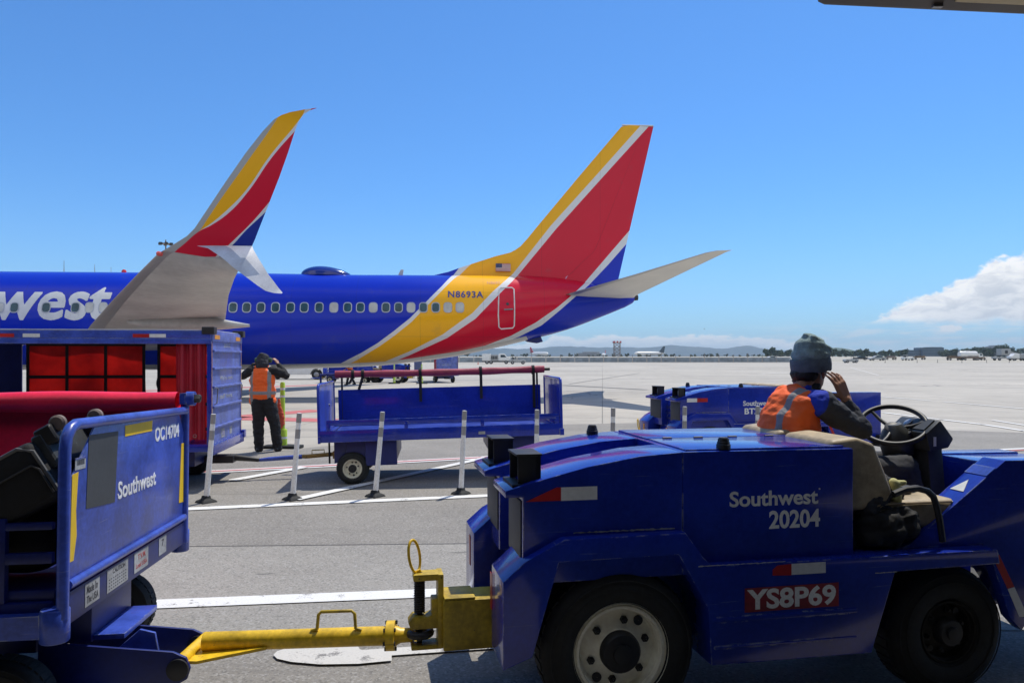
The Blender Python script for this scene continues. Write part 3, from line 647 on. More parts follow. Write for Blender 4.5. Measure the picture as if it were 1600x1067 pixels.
# ================================================================ ROOF EDGE AT TOP RIGHT (unseen wall and roof added to shade the tractor)
def terminal():
    t = thing('roof_edge_and_shade_blockers', 'dark brown overhanging edge of the terminal roof with beige panel, cutting the top right corner', 'building', (0, -2, 0))
    wl = MB(); wl.box(-45, 60, -6.3, -6.0, 0, 3.9); wl.build('wall', pbr('shade_wall_dark', (.06, .058, .055), .7), t)  # unseen dark wall, added to block sky light from behind the viewer
    MB().box(-45, 60, -6.3, 1.0+2, 3.95, 4.6).build('added_shade_roof', pbr('shade_roof_dark', (.05, .048, .045), .8), t)  # unseen dark roof, added to cut light on the tractor's near side
    # the low corner piece that dips into the frame: dark soffit strip, beige panel behind it
    pl = [(1.89, 1.002), (1.89, 4.535), (1.918, 4.62), (1.975, 4.658), (7, 5.13), (7, 1.002)]
    MB().prism([(x, y+2) for x, y in pl], 'z', 3.945, 4.56).build('fascia', M['brown'], t, bevel=.012)
    pl = [(2.75, 1.1), (2.762, 4.589), (6.9, 4.96), (6.9, 1.1)]
    MB().prism([(x, y+2) for x, y in pl], 'z', 3.932, 3.9445).build('fascia_panel', M['tan_paint'], t)
    MB().box(2.655, 2.716, 6.634, 6.66, 3.925, 3.9445).build('fascia_clip', M['steel'], t)
terminal()

# ================================================================ BAGGAGE CARTS
def cart_wheels(root, spots, r=.21, w=.16):
    for u, v, side, z in spots: wheel(root, (u, v, r+z), r, w, r*.60, side=side, nuts=5)

# ---- near cart on the left edge
def near_cart():
    X0, Y0, th, W = -1.857, 3.05, 7.7, 1.61; f = Fr(X0, Y0, th); k = .033
    t = thing('baggage_cart', 'near blue baggage cart cut off by the left edge, marked OC14704, with yellow tape strips', 'baggage cart', (X0, Y0, 0), R(th), 'baggage carts')
    t.rotation_euler = (-math.atan(k), 0, R(th))
    q = lambda px, py: (lambda p: (p.y, p.z+k*p.y))(f.onu(px, py, 0))
    L = 3.2
    fr = MB(); fr.tube([(0, -.035, .64), (0, -.035, 1.33), (0, -.023, 1.385), (0, .01, 1.42), (0, .06, 1.435), (0, W-.01, 1.435)], .024, 12)
    fr.tube([(0, .01, .765), (0, W-.02, .765)], .020, 12); fr.tube([(-.005, W, .60), (-.005, W, 1.50)], .026, 12)
    fr.box(-.028, .012, W-.04, W+.04, 1.475, 1.545); fr.lathe([(.045, 0), (.045, .05), (.001, .05)], (.005, W, 1.51), (1, 0, 0), 20)
    ef = fr.build('end_frame', M['blue_worn'], t, smooth=50)
    MB().lathe([(.030, .05), (.030, .075), (.022, .085), (.012, .086), (.010, .075)], (.005, W, 1.51), (1, 0, 0), 6).build('spindle_nut', M['dsteel'], ef)
    pn = [(.03, .785), (W-.03, .785), (W-.03, 1.30), (W-.11, 1.41), (.26, 1.41), (.03, 1.20)]
    ep = MB().prism(pn, 'x', -.012, -.004).build('end_panel', M['blue_worn'], t, bevel=.002)
    Me = ENDU(0, -.0035)
    def qd(pts): return [q(*p) for p in pts]
    decal('patch_film', qd([(133, 681), (180, 674.5), (176, 786), (130, 797)]), Me, M['greypatch'], ep)
    decal('yellow_tape', qd([(191, 666), (234.5, 657.5), (234, 674), (191, 683)]), Me, M['ytape'], ep)
    decal('yellow_tape', qd([(107, 744), (117, 739), (114, 800), (115.5, 838), (111, 878), (105, 881)]), Me, M['ytape'], ep)
    decal('yellow_tape', qd([(281, 694), (290, 691), (287, 784), (278, 787)]), Me, M['ytape'], ep)
    a, b, c, d = q(239, 668), q(277, 661.5), q(239, 692), q(277, 683)
    lettering('OC14704', (a[0], b[0], (c[1]+d[1])/2, (a[1]+b[1])/2), Me, M['white'], ep, bold=.03)
    a, b, c, d = q(181, 752), q(241, 737), q(181, 778), q(241, 762)
    lettering('Southwest', (a[0], b[0], (c[1]+d[1])/2, (a[1]+b[1])/2), Me, M['white'], ep, bold=.02)
    st = qd([(111.5, 718), (128.5, 714), (128, 732.5), (111.5, 737)]); sk = decal('asset_sticker', st, Me, M['sticker'], ep)
    x0, x1 = st[0][0], st[1][0]; zt, zb = st[0][1], st[3][1]; hh = zt-zb; ww = x1-x0
    Mk = ENDU(0, -.0015); bars = MB(); r2 = random.Random(4); x = x0+ww*.15
    while x < x1-ww*.15:
        w_ = ww*r2.choice([.02, .035, .05]); bars.prism(rect(x, x+w_, zb+hh*.38, zb+hh*.82), 'x', -.002, -.0012); x += w_+ww*r2.choice([.03, .045])
    bars.build('bar_marks', M['ink'], sk)
    hd = qd([(111.5, 718), (128.5, 714), (128.5, 716.5), (111.5, 720.5)]); decal('sticker_header', hd, ENDU(0, -.0019), M['blue'], sk)
    # lower rail with its stickers
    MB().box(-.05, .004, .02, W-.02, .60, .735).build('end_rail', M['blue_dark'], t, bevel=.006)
    Mr = ENDU(.0045); q2 = lambda px, py: (lambda p: (p.y, p.z+k*p.y))(f.onu(px, py, .0045))
    def plate(px0, px1, z0, z1, lines, mat=M['sticker']):
        v0, v1 = q2(px0, 900)[0], q2(px1, 900)[0]; s_ = decal('maker_sticker', rect(v0, v1, z0, z1), Mr, mat, t)
        for body, a_, b_, c_, d_, col in lines:
            lettering(body, (v0+(v1-v0)*a_, v0+(v1-v0)*b_, z0+(z1-z0)*c_, z0+(z1-z0)*d_), ENDU(.0061), M[col], s_, bold=.01, depth=.0006)
    plate(129, 152, .625, .725, [('Made In', .1, .85, .55, .9, 'ink'), ('The USA', .1, .9, .12, .45, 'ink')])
    plate(164, 197, .62, .727, [('CAUTION', .25, .85, .72, .93, 'ink')]+[('- - - - - - - - -', .08, .9, .1+.14*i, .14+.14*i, 'ink') for i in range(4)])
    plate(207, 229, .625, .728, [('T.V.M.', .25, .8, .58, .85, 'rtape'), ('Load USA', .12, .9, .18, .42, 'rtape')])
    plate(246, 257.5, .63, .728, [('7', .35, .65, .45, .85, 'ink')])
    # deck, long rails, bumpers
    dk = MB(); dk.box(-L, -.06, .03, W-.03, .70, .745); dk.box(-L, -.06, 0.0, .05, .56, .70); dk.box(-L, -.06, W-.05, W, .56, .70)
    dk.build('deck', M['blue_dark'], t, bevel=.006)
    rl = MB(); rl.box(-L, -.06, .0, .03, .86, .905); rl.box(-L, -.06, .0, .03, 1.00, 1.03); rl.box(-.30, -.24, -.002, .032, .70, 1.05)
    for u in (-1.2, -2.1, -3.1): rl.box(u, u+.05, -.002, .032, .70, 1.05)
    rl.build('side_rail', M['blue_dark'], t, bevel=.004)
    for v in (-.02, W+.02):
        bm_ = MB(); bm_.lathe([(.001, .545), (.052, .545), (.056, .55), (.056, .675), (.052, .68), (.001, .68)], (-.035, v, 0), (0, 0, 1), 20); bm_.box(-.40, -.035, v-.03, v+.03, .565, .66)
        bm_.build('corner_bumper', M['blue_worn'], t, smooth=40)
    # rolled tarp on the far side
    rb = MB(); rb.grid(lambda u, v: Vector((-L+.05+(L-.10)*u, W+.01+math.cos(v*2*math.pi)*(.074+.006*math.sin(u*23)), 1.495+math.sin(v*2*math.pi)*(.062+.005*math.sin(u*17+1)))), 40, 24)
    rb.build('rolled_tarp', M['red'], t, smooth=180)
    MB().grid(lambda u, v: Vector((-L+.05+(L-.12)*u, W+.075-.05*v+.012*math.sin(u*19)*v, 1.49-.69*v)), 40, 10).build('hanging_tarp', M['red'], t, smooth=180)
    # turntable, draw gear
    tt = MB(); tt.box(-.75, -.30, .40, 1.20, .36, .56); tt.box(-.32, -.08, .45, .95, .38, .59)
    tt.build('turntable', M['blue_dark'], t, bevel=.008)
    MB().prism([(.47, .385), (.93, .385), (.93, .41), (.47, .41)], 'x', -.08, .06).build('turntable_flange', M['blue_worn'], t, bevel=.003)
    o = f.loc(Vector((-1.59, 3.63, .28))); pu, pv = o.x, o.y
    for dv in (-.165, .155):
        pp = MB(); pp.prism([(pu-.62, .13), (pu-.05, .17), (pu+.035, .215), (pu+.05, .265), (pu+.03, .315), (pu-.03, .345), (pu-.62, .42)], 'y', pv+dv-.010, pv+dv+.010)
        fp = pp.build('draw_plate', M['blue_dark'], t, bevel=.004)
        MB().lathe([(.05, 0), (.05, .014), (.03, .022), (.001, .022)], (pu-.005, pv+dv-.01, .265), (0, -1, 0), 20).build('pivot_boss', M['black'], fp)
    gs = MB(); gs.prism([(pu-.36, .30), (pu-.13, .30), (pu-.15, .40), (pu-.22, .42)], 'y', pv-.05, pv-.03); gs.build('gusset', M['blue_worn'], t, bevel=.006)
    gs = MB(); gs.prism([(pu-.58, .05), (pu-.34, .05), (pu-.34, .19), (pu-.40, .185)], 'y', pv-.36, pv-.22); gs.build('skid_block', M['blue_worn'], t, bevel=.012)
    # tow bar to the tractor's hitch (in this cart's frame, tilt undone by k)
    def lc(p): r_ = f.loc(p); return Vector((r_.x, r_.y, r_.z+k*r_.y))
    A, B = Vector((-1.52, 3.63, .315)), Vector((-.60, 3.648, .338)); d = (B-A).normalized()
    tb = MB(); tb.tube([lc(A), lc(B)], .046, 20)
    tb.tube([lc(A+Vector((-.05, -.15, -.035))), lc(A+Vector((-.05, .15, -.035)))], .03, 12)
    z0 = .262
    pl = [Vector((-1.60, 3.50, z0)), Vector((-1.50, 3.49, z0)), Vector((-1.20, 3.585, z0+.03)), Vector((-1.20, 3.69, z0+.03)), Vector((-1.50, 3.77, z0)), Vector((-1.60, 3.76, z0))]
    tb.add([lc(p) for p in pl]+[lc(p+Vector((0, 0, .014))) for p in pl], [(5, 4, 3, 2, 1, 0), (6, 7, 8, 9, 10, 11)]+[(i, (i+1) % 6, 6+(i+1) % 6, 6+i) for i in range(6)])
    tb.lathe([(.046, -.02), (.072, -.02), (.072, 0), (.072, .002), (.072, .022), (.05, .022), (.036, .05), (.034, .10), (.02, .12)], lc(B), lc(B+d)-lc(B), 24)
    bar = tb.build('tow_bar', M['yellow'], t, smooth=40)
    h0 = A+d*.56; hd = MB(); hd.tube([lc(h0+Vector((-.03, -.02, .043))), lc(h0+Vector((0, -.02, .052))), lc(h0+Vector((.006, -.02, .12))), lc(h0+Vector((.02, -.02, .135))), lc(h0+Vector((.17, -.02, .140))), lc(h0+Vector((.185, -.02, .125))), lc(h0+Vector((.19, -.02, .055))), lc(h0+Vector((.22, -.02, .045)))], .0085, 8)
    hd.build('bar_handle', M['dyellow'], bar, smooth=60)
    bl = MB()
    for i in range(6):
        a_ = 2*math.pi*i/6+.3; bl.lathe([(.010, -.03), (.010, .03)], lc(B+Vector((0, .062*math.cos(a_), .062*math.sin(a_)))), lc(B+d)-lc(B), 6)
    bl.build('flange_bolts', M['dsteel'], bar)
    eye = MB(); ec = Vector((-.457, 3.651, .352)); eye.tube([lc(ec+Vector((.052*math.cos(2*math.pi*i/28), .052*math.sin(2*math.pi*i/28), 0))) for i in range(28)], .019, 10, True)
    eye.build('tow_eye', M['dsteel'], bar, smooth=60)
    cart_wheels(t, [(-.33, .10, -1, k*.1), (-.33, W-.10, 1, k*W), (-2.7, .10, -1, k*.1), (-2.7, W-.10, 1, k*W)])
    return t, f
cart1, fC1 = near_cart()

# ---- open cart in the middle
def open_cart():
    X0, Y0, th, W, L, tilt = -2.56, 9.83, 6.0, 1.50, 3.28, 1.35
    f = Fr(X0, Y0, th); kt = math.tan(R(tilt))
    t = thing('baggage_cart', 'empty open blue baggage cart with maroon tarp rolled along its back, behind the posts', 'baggage cart', (X0, Y0, 0), R(th), 'baggage carts')
    t.rotation_euler = (0, -R(tilt), R(th))
    dk = MB(); dk.box(.02, L-.02, .05, W-.02, .64, .68); dk.build('deck', M['blue_worn'], t, bevel=.004)
    fm = MB(); fm.box(0, L, -.02, .05, .575, .735); fm.box(0, L, W-.05, W+.02, .575, .70); fm.box(-.01, .06, 0, W, .576, .70); fm.box(L-.06, L+.01, 0, W, .576, .70)
    fm.box(-.015, .02, -.04, .0, .565, .66); fm.box(L-.03, L+.03, -.04, .0, .57, .66)
    fm.build('deck_frame', M['blue'], t, bevel=.006)
    sr = MB(); sr.box(.10, L-.04, -.018, .012, .80, .872)
    for u in (.10, 1.13, 2.16, L-.09): sr.box(u, u+.05, -.0185, .0125, .715, .83)
    sr.tube([(.20, .01, .72), (.30, .01, .80)], .008, 6)
    sd = sr.build('side_rail', M['blue'], t, bevel=.004)
    decal('serial_plate', rect(2.13, 2.22, .62, .66), NEARV(-.021), M['sticker'], t)
    for u, nm in ((0.0, 0), (L, 1)):
        fr = MB(); z1 = 1.345; path = [(u, .0, .60), (u, .0, z1-.06), (u, .02, z1-.02), (u, .06, z1), (u, W-.0, z1), (u, W+.0, .60)]
        fr.tube(path, .02, 10); ef = fr.build('end_frame', M['blue'], t, smooth=50)
        MB().box(u-.006, u+.006, .015, W-.01, .68, z1-.012).build('end_panel', M['blue_worn'] if not nm else M['blue'], ef)
    lt = MB(); lt.lathe([(.02, 0), (.02, .012), (.001, .013)], (.006, .95, 1.02), (1, 0, 0), 14); lt.build('panel_latch', M['steel'], t)
    MB().box(.07, L-.07, W-.014, W+.004, .69, 1.215).build('back_panel', M['blue'], t, bevel=.002)
    for u in (.13, L-.12): MB().tube([(u, W, .66), (u, W, 1.43)], .016, 8).build('tarp_post', M['black'], t)
    rl = MB(); rl.grid(lambda a, b: Vector((.03+(L-.03)*a, W+.01+math.cos(b*2*math.pi)*(.055+.004*math.sin(a*31)+.003*math.sin(a*73+2)), 1.455-.013*math.sin(math.pi*a)+math.sin(b*2*math.pi)*(.054+.004*math.sin(a*27+1)))), 60, 20)
    roll = rl.build('rolled_tarp', M['maroon'], t, smooth=180)
    sp = MB(); sp.tube([(-.20, W+.01, 1.452), (.04, W+.01, 1.452)], .018, 10); sp.lathe([(.03, 0), (.03, .03)], (-.10, W+.01, 1.452), (1, 0, 0), 12); sp.tube([(-.19, W+.01, 1.46), (-.19, W+.01, 1.30)], .016, 8)
    sp.build('tarp_spindle', M['blue_dark'], t)
    MB().tube([(L-.02, W+.01, 1.455), (L+.09, W+.01, 1.455)], .026, 10).build('tarp_spindle', M['black'], t)
    for u, ln in ((.30, .10), (.45, .19), (1.33, .40), (2.27, .38), (3.10, .55)):
        s = MB(); rg = [(u, W+.01+.064*math.cos(a), 1.45+.064*math.sin(a)) for a in [2*math.pi*i/20 for i in range(20)]]
        for w_ in (-.014, 0, .014): s.tube([(x+w_, y, z) for x, y, z in rg], .009, 6, True)
        tilt_ = -.06 if ln < .2 else 0
        s.prism([(u-.022, 1.40), (u+.022, 1.40), (u+.022+tilt_, 1.40-ln), (u-.022+tilt_, 1.40-ln)], 'y', W-.065, W-.058)
        s.build('strap', M['webbing'], roll)
    # running gear
    us = MB(); us.box(.34, 1.02, .12, W-.12, .30, .575); us.box(.60, 1.02, .05, .12, .24, .575); us.prism([(.17, .58), (.17, .27), (.30, .30), (.62, .54), (.62, .58)], 'y', .16, .20)
    us.build('turntable', M['blue_dark'], t, bevel=.006)
    us = MB(); us.box(2.28, 2.98, .12, W-.12, .36, .575); us.build('rear_axle_box', M['blue_dark'], t, bevel=.006)
    def zg(u): return -u*kt
    cart_wheels(t, [(.42, .06, -1, zg(.42)), (.42, W-.06, 1, zg(.42)), (2.75, .06, -1, zg(2.75)), (2.75, W-.06, 1, zg(2.75))], .215)
    # tow bar coupled to the enclosed cart
    tb = MB(); tb.tube([(.14, .75, .33), (-.30, .72, .31), (-.36, .71, .315)], [.03, .03, .026], 12); tb.box(.08, .24, .66, .84, .27, .37); bar = tb.build('tow_bar', pbr('rusty_yellow_bar', (.34, .21, .05), .6, var=.3, wear=((.07, .04, .03), .6)), t, smooth=40)
    MB().tube([(-.05, .75, .34), (-.05, .75, .395), (-.22, .74, .395), (-.22, .74, .335)], .008, 6).build('bar_handle', M['dyellow'], bar)
    MB().tube([(-.355, .71, .312), (-.80, .66, .30), (-.98, .64, .29)], [.032, .03, .02], 12).build('bar_end', M['blue_worn'], bar)
    MB().tube([(.03, .70, .62), (.03, .70, .20)], .014, 8).build('hitch_pin', M['black'], t)
    return t
cart2 = open_cart()

# ---- enclosed cart with curtains
def closed_cart():
    X0, Y0, th, W, L = -3.87, 9.48, 7.0, 1.58, 4.6
    t = thing('baggage_cart', 'enclosed blue baggage cart with red curtains and ribbed end, beside the standing worker', 'baggage cart', (X0, Y0, 0), R(th), 'baggage carts')
    zb, zt = .50, 2.06
    rf = MB(); rf.box(-L, .0, -.03, W+.03, zt-.10, zt); rf.box(-L, .0, -.028, .03, zt-.17, zt-.1005); rf.box(-L, 0, W-.03, W+.028, zt-.16, zt-.1005)
    roof = rf.build('roof', M['blue_worn'], t, bevel=.006)
    sk = pbr('pale_roof_skin', (.42, .46, .55), .4, var=.12)
    MB().box(-L+.02, -.02, -.026, W+.026, zt+.001, zt+.014).build('roof_skin', sk, roof, bevel=.004)
    dk = MB(); dk.box(-L, 0, 0, W, zb, zb+.10); dk.box(-.02, .035, -.02, W+.02, zb-.04, zb+.09); dk.box(-.05, .05, W-.02, W+.09, zb+.02, zb+.13)
    dk.build('deck', M['blue'], t, bevel=.006)
    for v in (.0, W-.06):
        MB().box(-.06, .0, v, v+.06, zb+.1, zt-.101).build('corner_post', M['blue'], t, bevel=.006)
        MB().box(-L, -L+.06, v, v+.06, zb+.1, zt-.101).build('corner_post', M['blue'], t, bevel=.006)
    for v in (-.035, W-.075): MB().box(-.11, .045, v-.02, v+.13, zt-.045, zt+.05).build('corner_cap', M['black'], t, bevel=.012)
    # ribbed end
    ew = MB().box(-.03, -.008, .05, W-.05, zb+.10, zt-.10).build('end_wall', M['blue_chalk'], t)
    hdr = MB(); hdr.box(-.03, .012, .0, W, zt-.135, zt-.012); hdr.build('end_header', M['blue_chalk'], t, bevel=.006)
    for z in (.80, 1.07, 1.33, 1.57, 1.80): MB().box(-.0079, .022, .06, W-.06, z-.016, z+.016).build('end_rib', M['blue_chalk'], ew, bevel=.008)
    for v in (.10, W-.38): decal('amber_reflector', rect(v, v+.24, zt-.105, zt-.05), ENDU(.0125), M['orange_rough'], t, .003)
    for v in (.005, W-.025): decal('edge_tape', rect(v, v+.02, zb+.1, zt-.16), ENDU(.0005), pbr('faded_orange_tape', (.45, .25, .12), .6), t)
    Mw = ENDU(-.0076)
    lettering('20315', (.62, .95, 1.855, 1.91), Mw, M['sticker'], ew, bold=.02)
    for txt, z, a, b in (("We're here", 1.42, .42, 1.08), ('to get your', 1.29, .42, 1.10), ('stuff there.', 1.17, .42, 1.08)): lettering(txt, (a, b, z-.012, z+.05), Mw, M['sticker'], ew, bold=.012)
    decal('faded_square', rect(.42, 1.05, 1.36, 1.78), ENDU(-.0079), M['blue_worn'], ew, .0004)
    for v in (.50, .93): decal('hand_symbol_sign', rect(v, v+.16, .63, .75) if v < .8 else rect(v, v+.12, .64, .74), Mw, M['sticker'], ew)
    decal('symbol_mark', rect(.54, .62, .66, .72), ENDU(-.0058), M['blue'], ew)
    for v in (.10, W-.17):
        h = MB(); h.tube([(.02, v, 1.32), (.04, v, 1.32), (.04, v+.05, 1.31), (.035, v+.02, 1.12), (.0, v+.02, 1.10)], .008, 6); h.build('door_latch', M['steel'], ew)
    # near side: solid bay, gathered curtain
    MB().box(-L+.06, -3.02, .02, .035, zb+.1, zt-.171).build('side_panel', M['blue_dark'], t)
    cur = MB(); cur.grid(lambda a, b: Vector((-.44+.36*a, .02+.028*math.sin(a*22)+.008*math.sin(b*5+a*9), zb+.16+(zt-.17-zb-.16)*b)), 60, 10); cur.build('gathered_curtain', M['maroon_red'], t, smooth=180)
    ring = MB(); ring.tube([(-.20+.02*math.cos(a), -.02, zb+.21+.02*math.sin(a)) for a in [2*math.pi*i/16 for i in range(16)]], .004, 5, True); ring.build('curtain_ring', M['steel'], t)
    # far side curtains, lit through from behind
    wb = M['webbing']
    def far_curtain(u0, u1, nv):
        c = MB(); c.grid(lambda a, b: Vector((u0+(u1-u0)*a, W-.03+.02*math.sin(a*9+b*3)+.014*math.sin(b*9+a*4), zb+.10+1.33*b)), 36, 24)
        o = c.build('side_curtain', M['curtain'], t, smooth=180)
        for z in (zb+.13, zb+.50, zb+.91, zb+1.38): MB().box(u0, u1, W-.060, W-.055, z, z+.048).build('curtain_strap', wb, o)
        for i in range(nv+1):
            u = u0+(u1-u0-.04)*i/nv; MB().box(u, u+.045, W-.064, W-.0605, zb+.10, zb+1.43).build('curtain_strap', wb, o)
        for i in range(nv+2): 
            u = u0+.05+(u1-u0-.1)*i/(nv+1); MB().tube([(u, W-.05, zb+1.45), (u, W-.05, zt-.15)], .005, 5).build('curtain_hook', M['steel'], o)
        return o
    far_curtain(-2.98, -1.35, 3); far_curtain(-1.18, -.10, 2)
    MB().tube([(-3.0, W-.03, zt-.145), (-.06, W-.03, zt-.145)], .012, 8).build('curtain_rail', M['steel'], t)
    MB().box(-L+.06, -3.05, W-.04, W-.02, zb+.1, zt-.16).build('side_panel', M['blue_dark'], t)
    n0 = NEARV(-.0305)
    for u, m_ in ((-.95, 'rtape'), (-.75, 'wtape'), (-2.55, 'rtape'), (-2.25, 'wtape')): decal('reflector_tape', rect(u, u+(.2 if m_ == 'rtape' else .2), zt-.09, zt-.045), n0, M[m_], t)
    decal('serial_plate', rect(-3.45, -3.34, zt-.09, zt-.045), n0, M['sticker'], t)
    ug = MB(); ug.box(-.95, -.28, .25, W-.25, .28, zb); ug.build('turntable', M['blue_dark'], t, bevel=.006)
    cp = MB(); cp.tube([(.03, W/2, .33), (.42, W/2+.02, .28)], [.05, .03], 10); cp.box(-.3, .1, W/2-.12, W/2+.12, .26, .36); cp.build('rear_hitch', M['black'], t, bevel=.004)
    cart_wheels(t, [(-.62, .08, -1, 0), (-.62, W-.08, 1, 0), (-3.9, .08, -1, 0), (-3.9, W-.08, 1, 0)], .23)
    return t
M['maroon_red'] = pbr('dark_red_curtain', (.34, .008, .025), .5, var=.15, bump=.2, bscale=6)
def curtain_mat():
    m, t, b = mat_new('red_mesh_curtain'); out = m.node_tree.nodes['Material Output']
    tr = t.new('ShaderNodeBsdfTranslucent'); tr.inputs[0].default_value = (.42, .006, .006, 1); ms = t.new('ShaderNodeMixShader'); ms.inputs[0].default_value = .55
    cn = t.noise(t.new('ShaderNodeTexCoord').outputs['Object'], 2.5, 5, .6); t.l.new(t.mix(t.step(cn, .3, .7), (.30, .005, .005), (.55, .012, .010)), b.inputs['Base Color']); t.l.new(t.mix(t.step(cn, .3, .7), (.22, .003, .003), (.50, .010, .006)), tr.inputs[0]); b.inputs['Roughness'].default_value = .6
    t.l.new(b.outputs[0], ms.inputs[1]); t.l.new(tr.outputs[0], ms.inputs[2]); t.l.new(ms.outputs[0], out.inputs[0]); return m
M['curtain'] = curtain_mat()
cart3 = closed_cart()

# ---- black suitcase lying tilted in the near cart
def suitcase():
    t = thing('suitcase', 'black soft suitcase with two wheels on top, lying in the near left cart', 'suitcase', fC1.w(-.115, .04, 1.40), R(7.7))
    a = R(30); X, Z = Vector((math.cos(a), 0, math.sin(a))), Vector((-math.sin(a), 0, math.cos(a))); Q = M3(X, (0, 1, 0), Z)
    fx = lambda mb: mb.xf(lambda p: Q @ p)
    body = fx(MB().box(-.80, -.05, .0, .56, -.27, 0)).build('body', M['bag'], t, bevel=.055, seg=5, smooth=60)
    pp = MB(); pp.tube([(-.78, .012, -.012), (-.11, .012, -.012), (-.062, .012, -.05), (-.058, .012, -.24)], .009, 8); fx(pp).build('piping', pbr('grey_piping', (.09, .09, .088), .5), body)
    zp = MB(); zp.tube([(-.74, -.004, -.10), (-.09, -.004, -.10), (-.07, -.004, -.13), (-.07, -.004, -.24)], .005, 6); fx(zp).build('zip', M['black'], body)
    sh = pbr('worn_black_shell', (.030, .033, .033), .5, var=.3, wear=((.12, .12, .12), .62))
    fx(MB().box(-.07, -.015, .05, .54, -.15, .012)).build('base_plate', sh, t, bevel=.02, seg=3)
    for v in (.075, .455):
        hs = fx(MB().box(-.05, .03, v-.02, v+.08, -.055, .030)).build('wheel_housing', M['black'], t, bevel=.018, seg=3)
        w = MB(); w.lathe([(.001, -.018), (.026, -.018), (.034, -.01), (.034, .01), (.026, .018), (.001, .018)], (.042, v+.03, .018), (0, 1, 0), 24); fx(w).build('caster_wheel', pbr('dusty_caster', (.17, .13, .11), .7, var=.3), hs)
suitcase()
s2 = thing('duffel_bag', 'dark duffel bag on the near cart deck below the suitcase rails', 'bag', fC1.w(-.62, .32, .75), R(7.7))
blob('body', [((-.35, 0, .17), (.18, .2, .17)), ((.35, 0, .17), (.18, .2, .17)), (((-.35, 0, .17), .17), ((.35, 0, .17), .17))], M['bag'], s2, .02)
MB().tube([(-.15, -.05, .33), (-.1, -.05, .42), (.1, -.05, .42), (.15, -.05, .33)], .012, 6).build('handle', M['webbing'], s2)

# ================================================================ THE PASSENGER JET
PSI = 4.0; FP = Fr(0, 31.5, PSI)
jet = thing('passenger_jet', 'large blue passenger jet with yellow and red striped tail and upturned winglet', 'airplane', (0, 31.5, 0), R(PSI))
JL = lambda p: FP.loc(p)                          # world -> jet frame (a aft, l away from camera, z up)
def ax_a(px): return JL(P(px, HY, 31.5+((px-800)/F*31.5)*math.tan(R(PSI)))).x
def zt_(px, py): 
    Y = 31.5+ax_a(px)*math.sin(R(PSI)); return H-(py-HY)/F*Y
# stations along the hull: a, top z, bottom z, half width
tail_px = [(560, 430, 573, 1.88), (600, 430, 571, 1.88), (640, 430.3, 566.5, 1.86), (680, 430.5, 561.5, 1.80), (715, 431, 556.5, 1.71), (754, 431, 548, 1.57), (790, 431, 540, 1.42), (821, 431, 532.5, 1.27), (860, 433, 523, 1.05), (892, 437, 513.5, .87), (925, 443, 501, .68), (955, 449, 489, .50), (975, 453, 481, .36), (988, 456.5, 474, .24), (991, 460, 470, .12)]
ST = [(-34.5, 2.85, 2.65, .05), (-34.2, 3.3, 2.25, .45), (-33.4, 3.85, 1.75, .95), (-32, 4.7, 1.45, 1.45), (-30, 5.16, 1.25, 1.78), (-28, 5.21, 1.20, 1.88), (-20, 5.21, 1.20, 1.88), (-10, 5.21, 1.20, 1.88)]
ST += [(ax_a(p), zt_(p, a), zt_(p, b), w) for p, a, b, w in tail_px]
def hull(a):
    for s0, s1 in zip(ST, ST[1:]):
        if a <= s1[0]:
            k = max(0, (a-s0[0])/(s1[0]-s0[0])); tp, bt, w = [s0[i]+(s1[i]-s0[i])*k for i in (1, 2, 3)]; return (tp+bt)/2, (tp-bt)/2, w
    tp, bt, w = ST[-1][1:]; return (tp+bt)/2, (tp-bt)/2, w
def skin_l(a, z):                                  # lateral coordinate of the near hull side
    zc, hh, w = hull(a); q = max(-1, min(1, (z-zc)/hh)); return -w*math.sqrt(max(0, 1-q*q))
def on_hull(px, py):
    l = -1.6
    for _ in range(12):
        Y = 31.5; k = (px-800)/F
        a = FP.onv(px, py, l); z = a.z; l = .5*l+.5*skin_l(a.x, z)
    return a.x, z
def on_fin(px, py): p = FP.onv(px, py, 0); return p.x, p.z
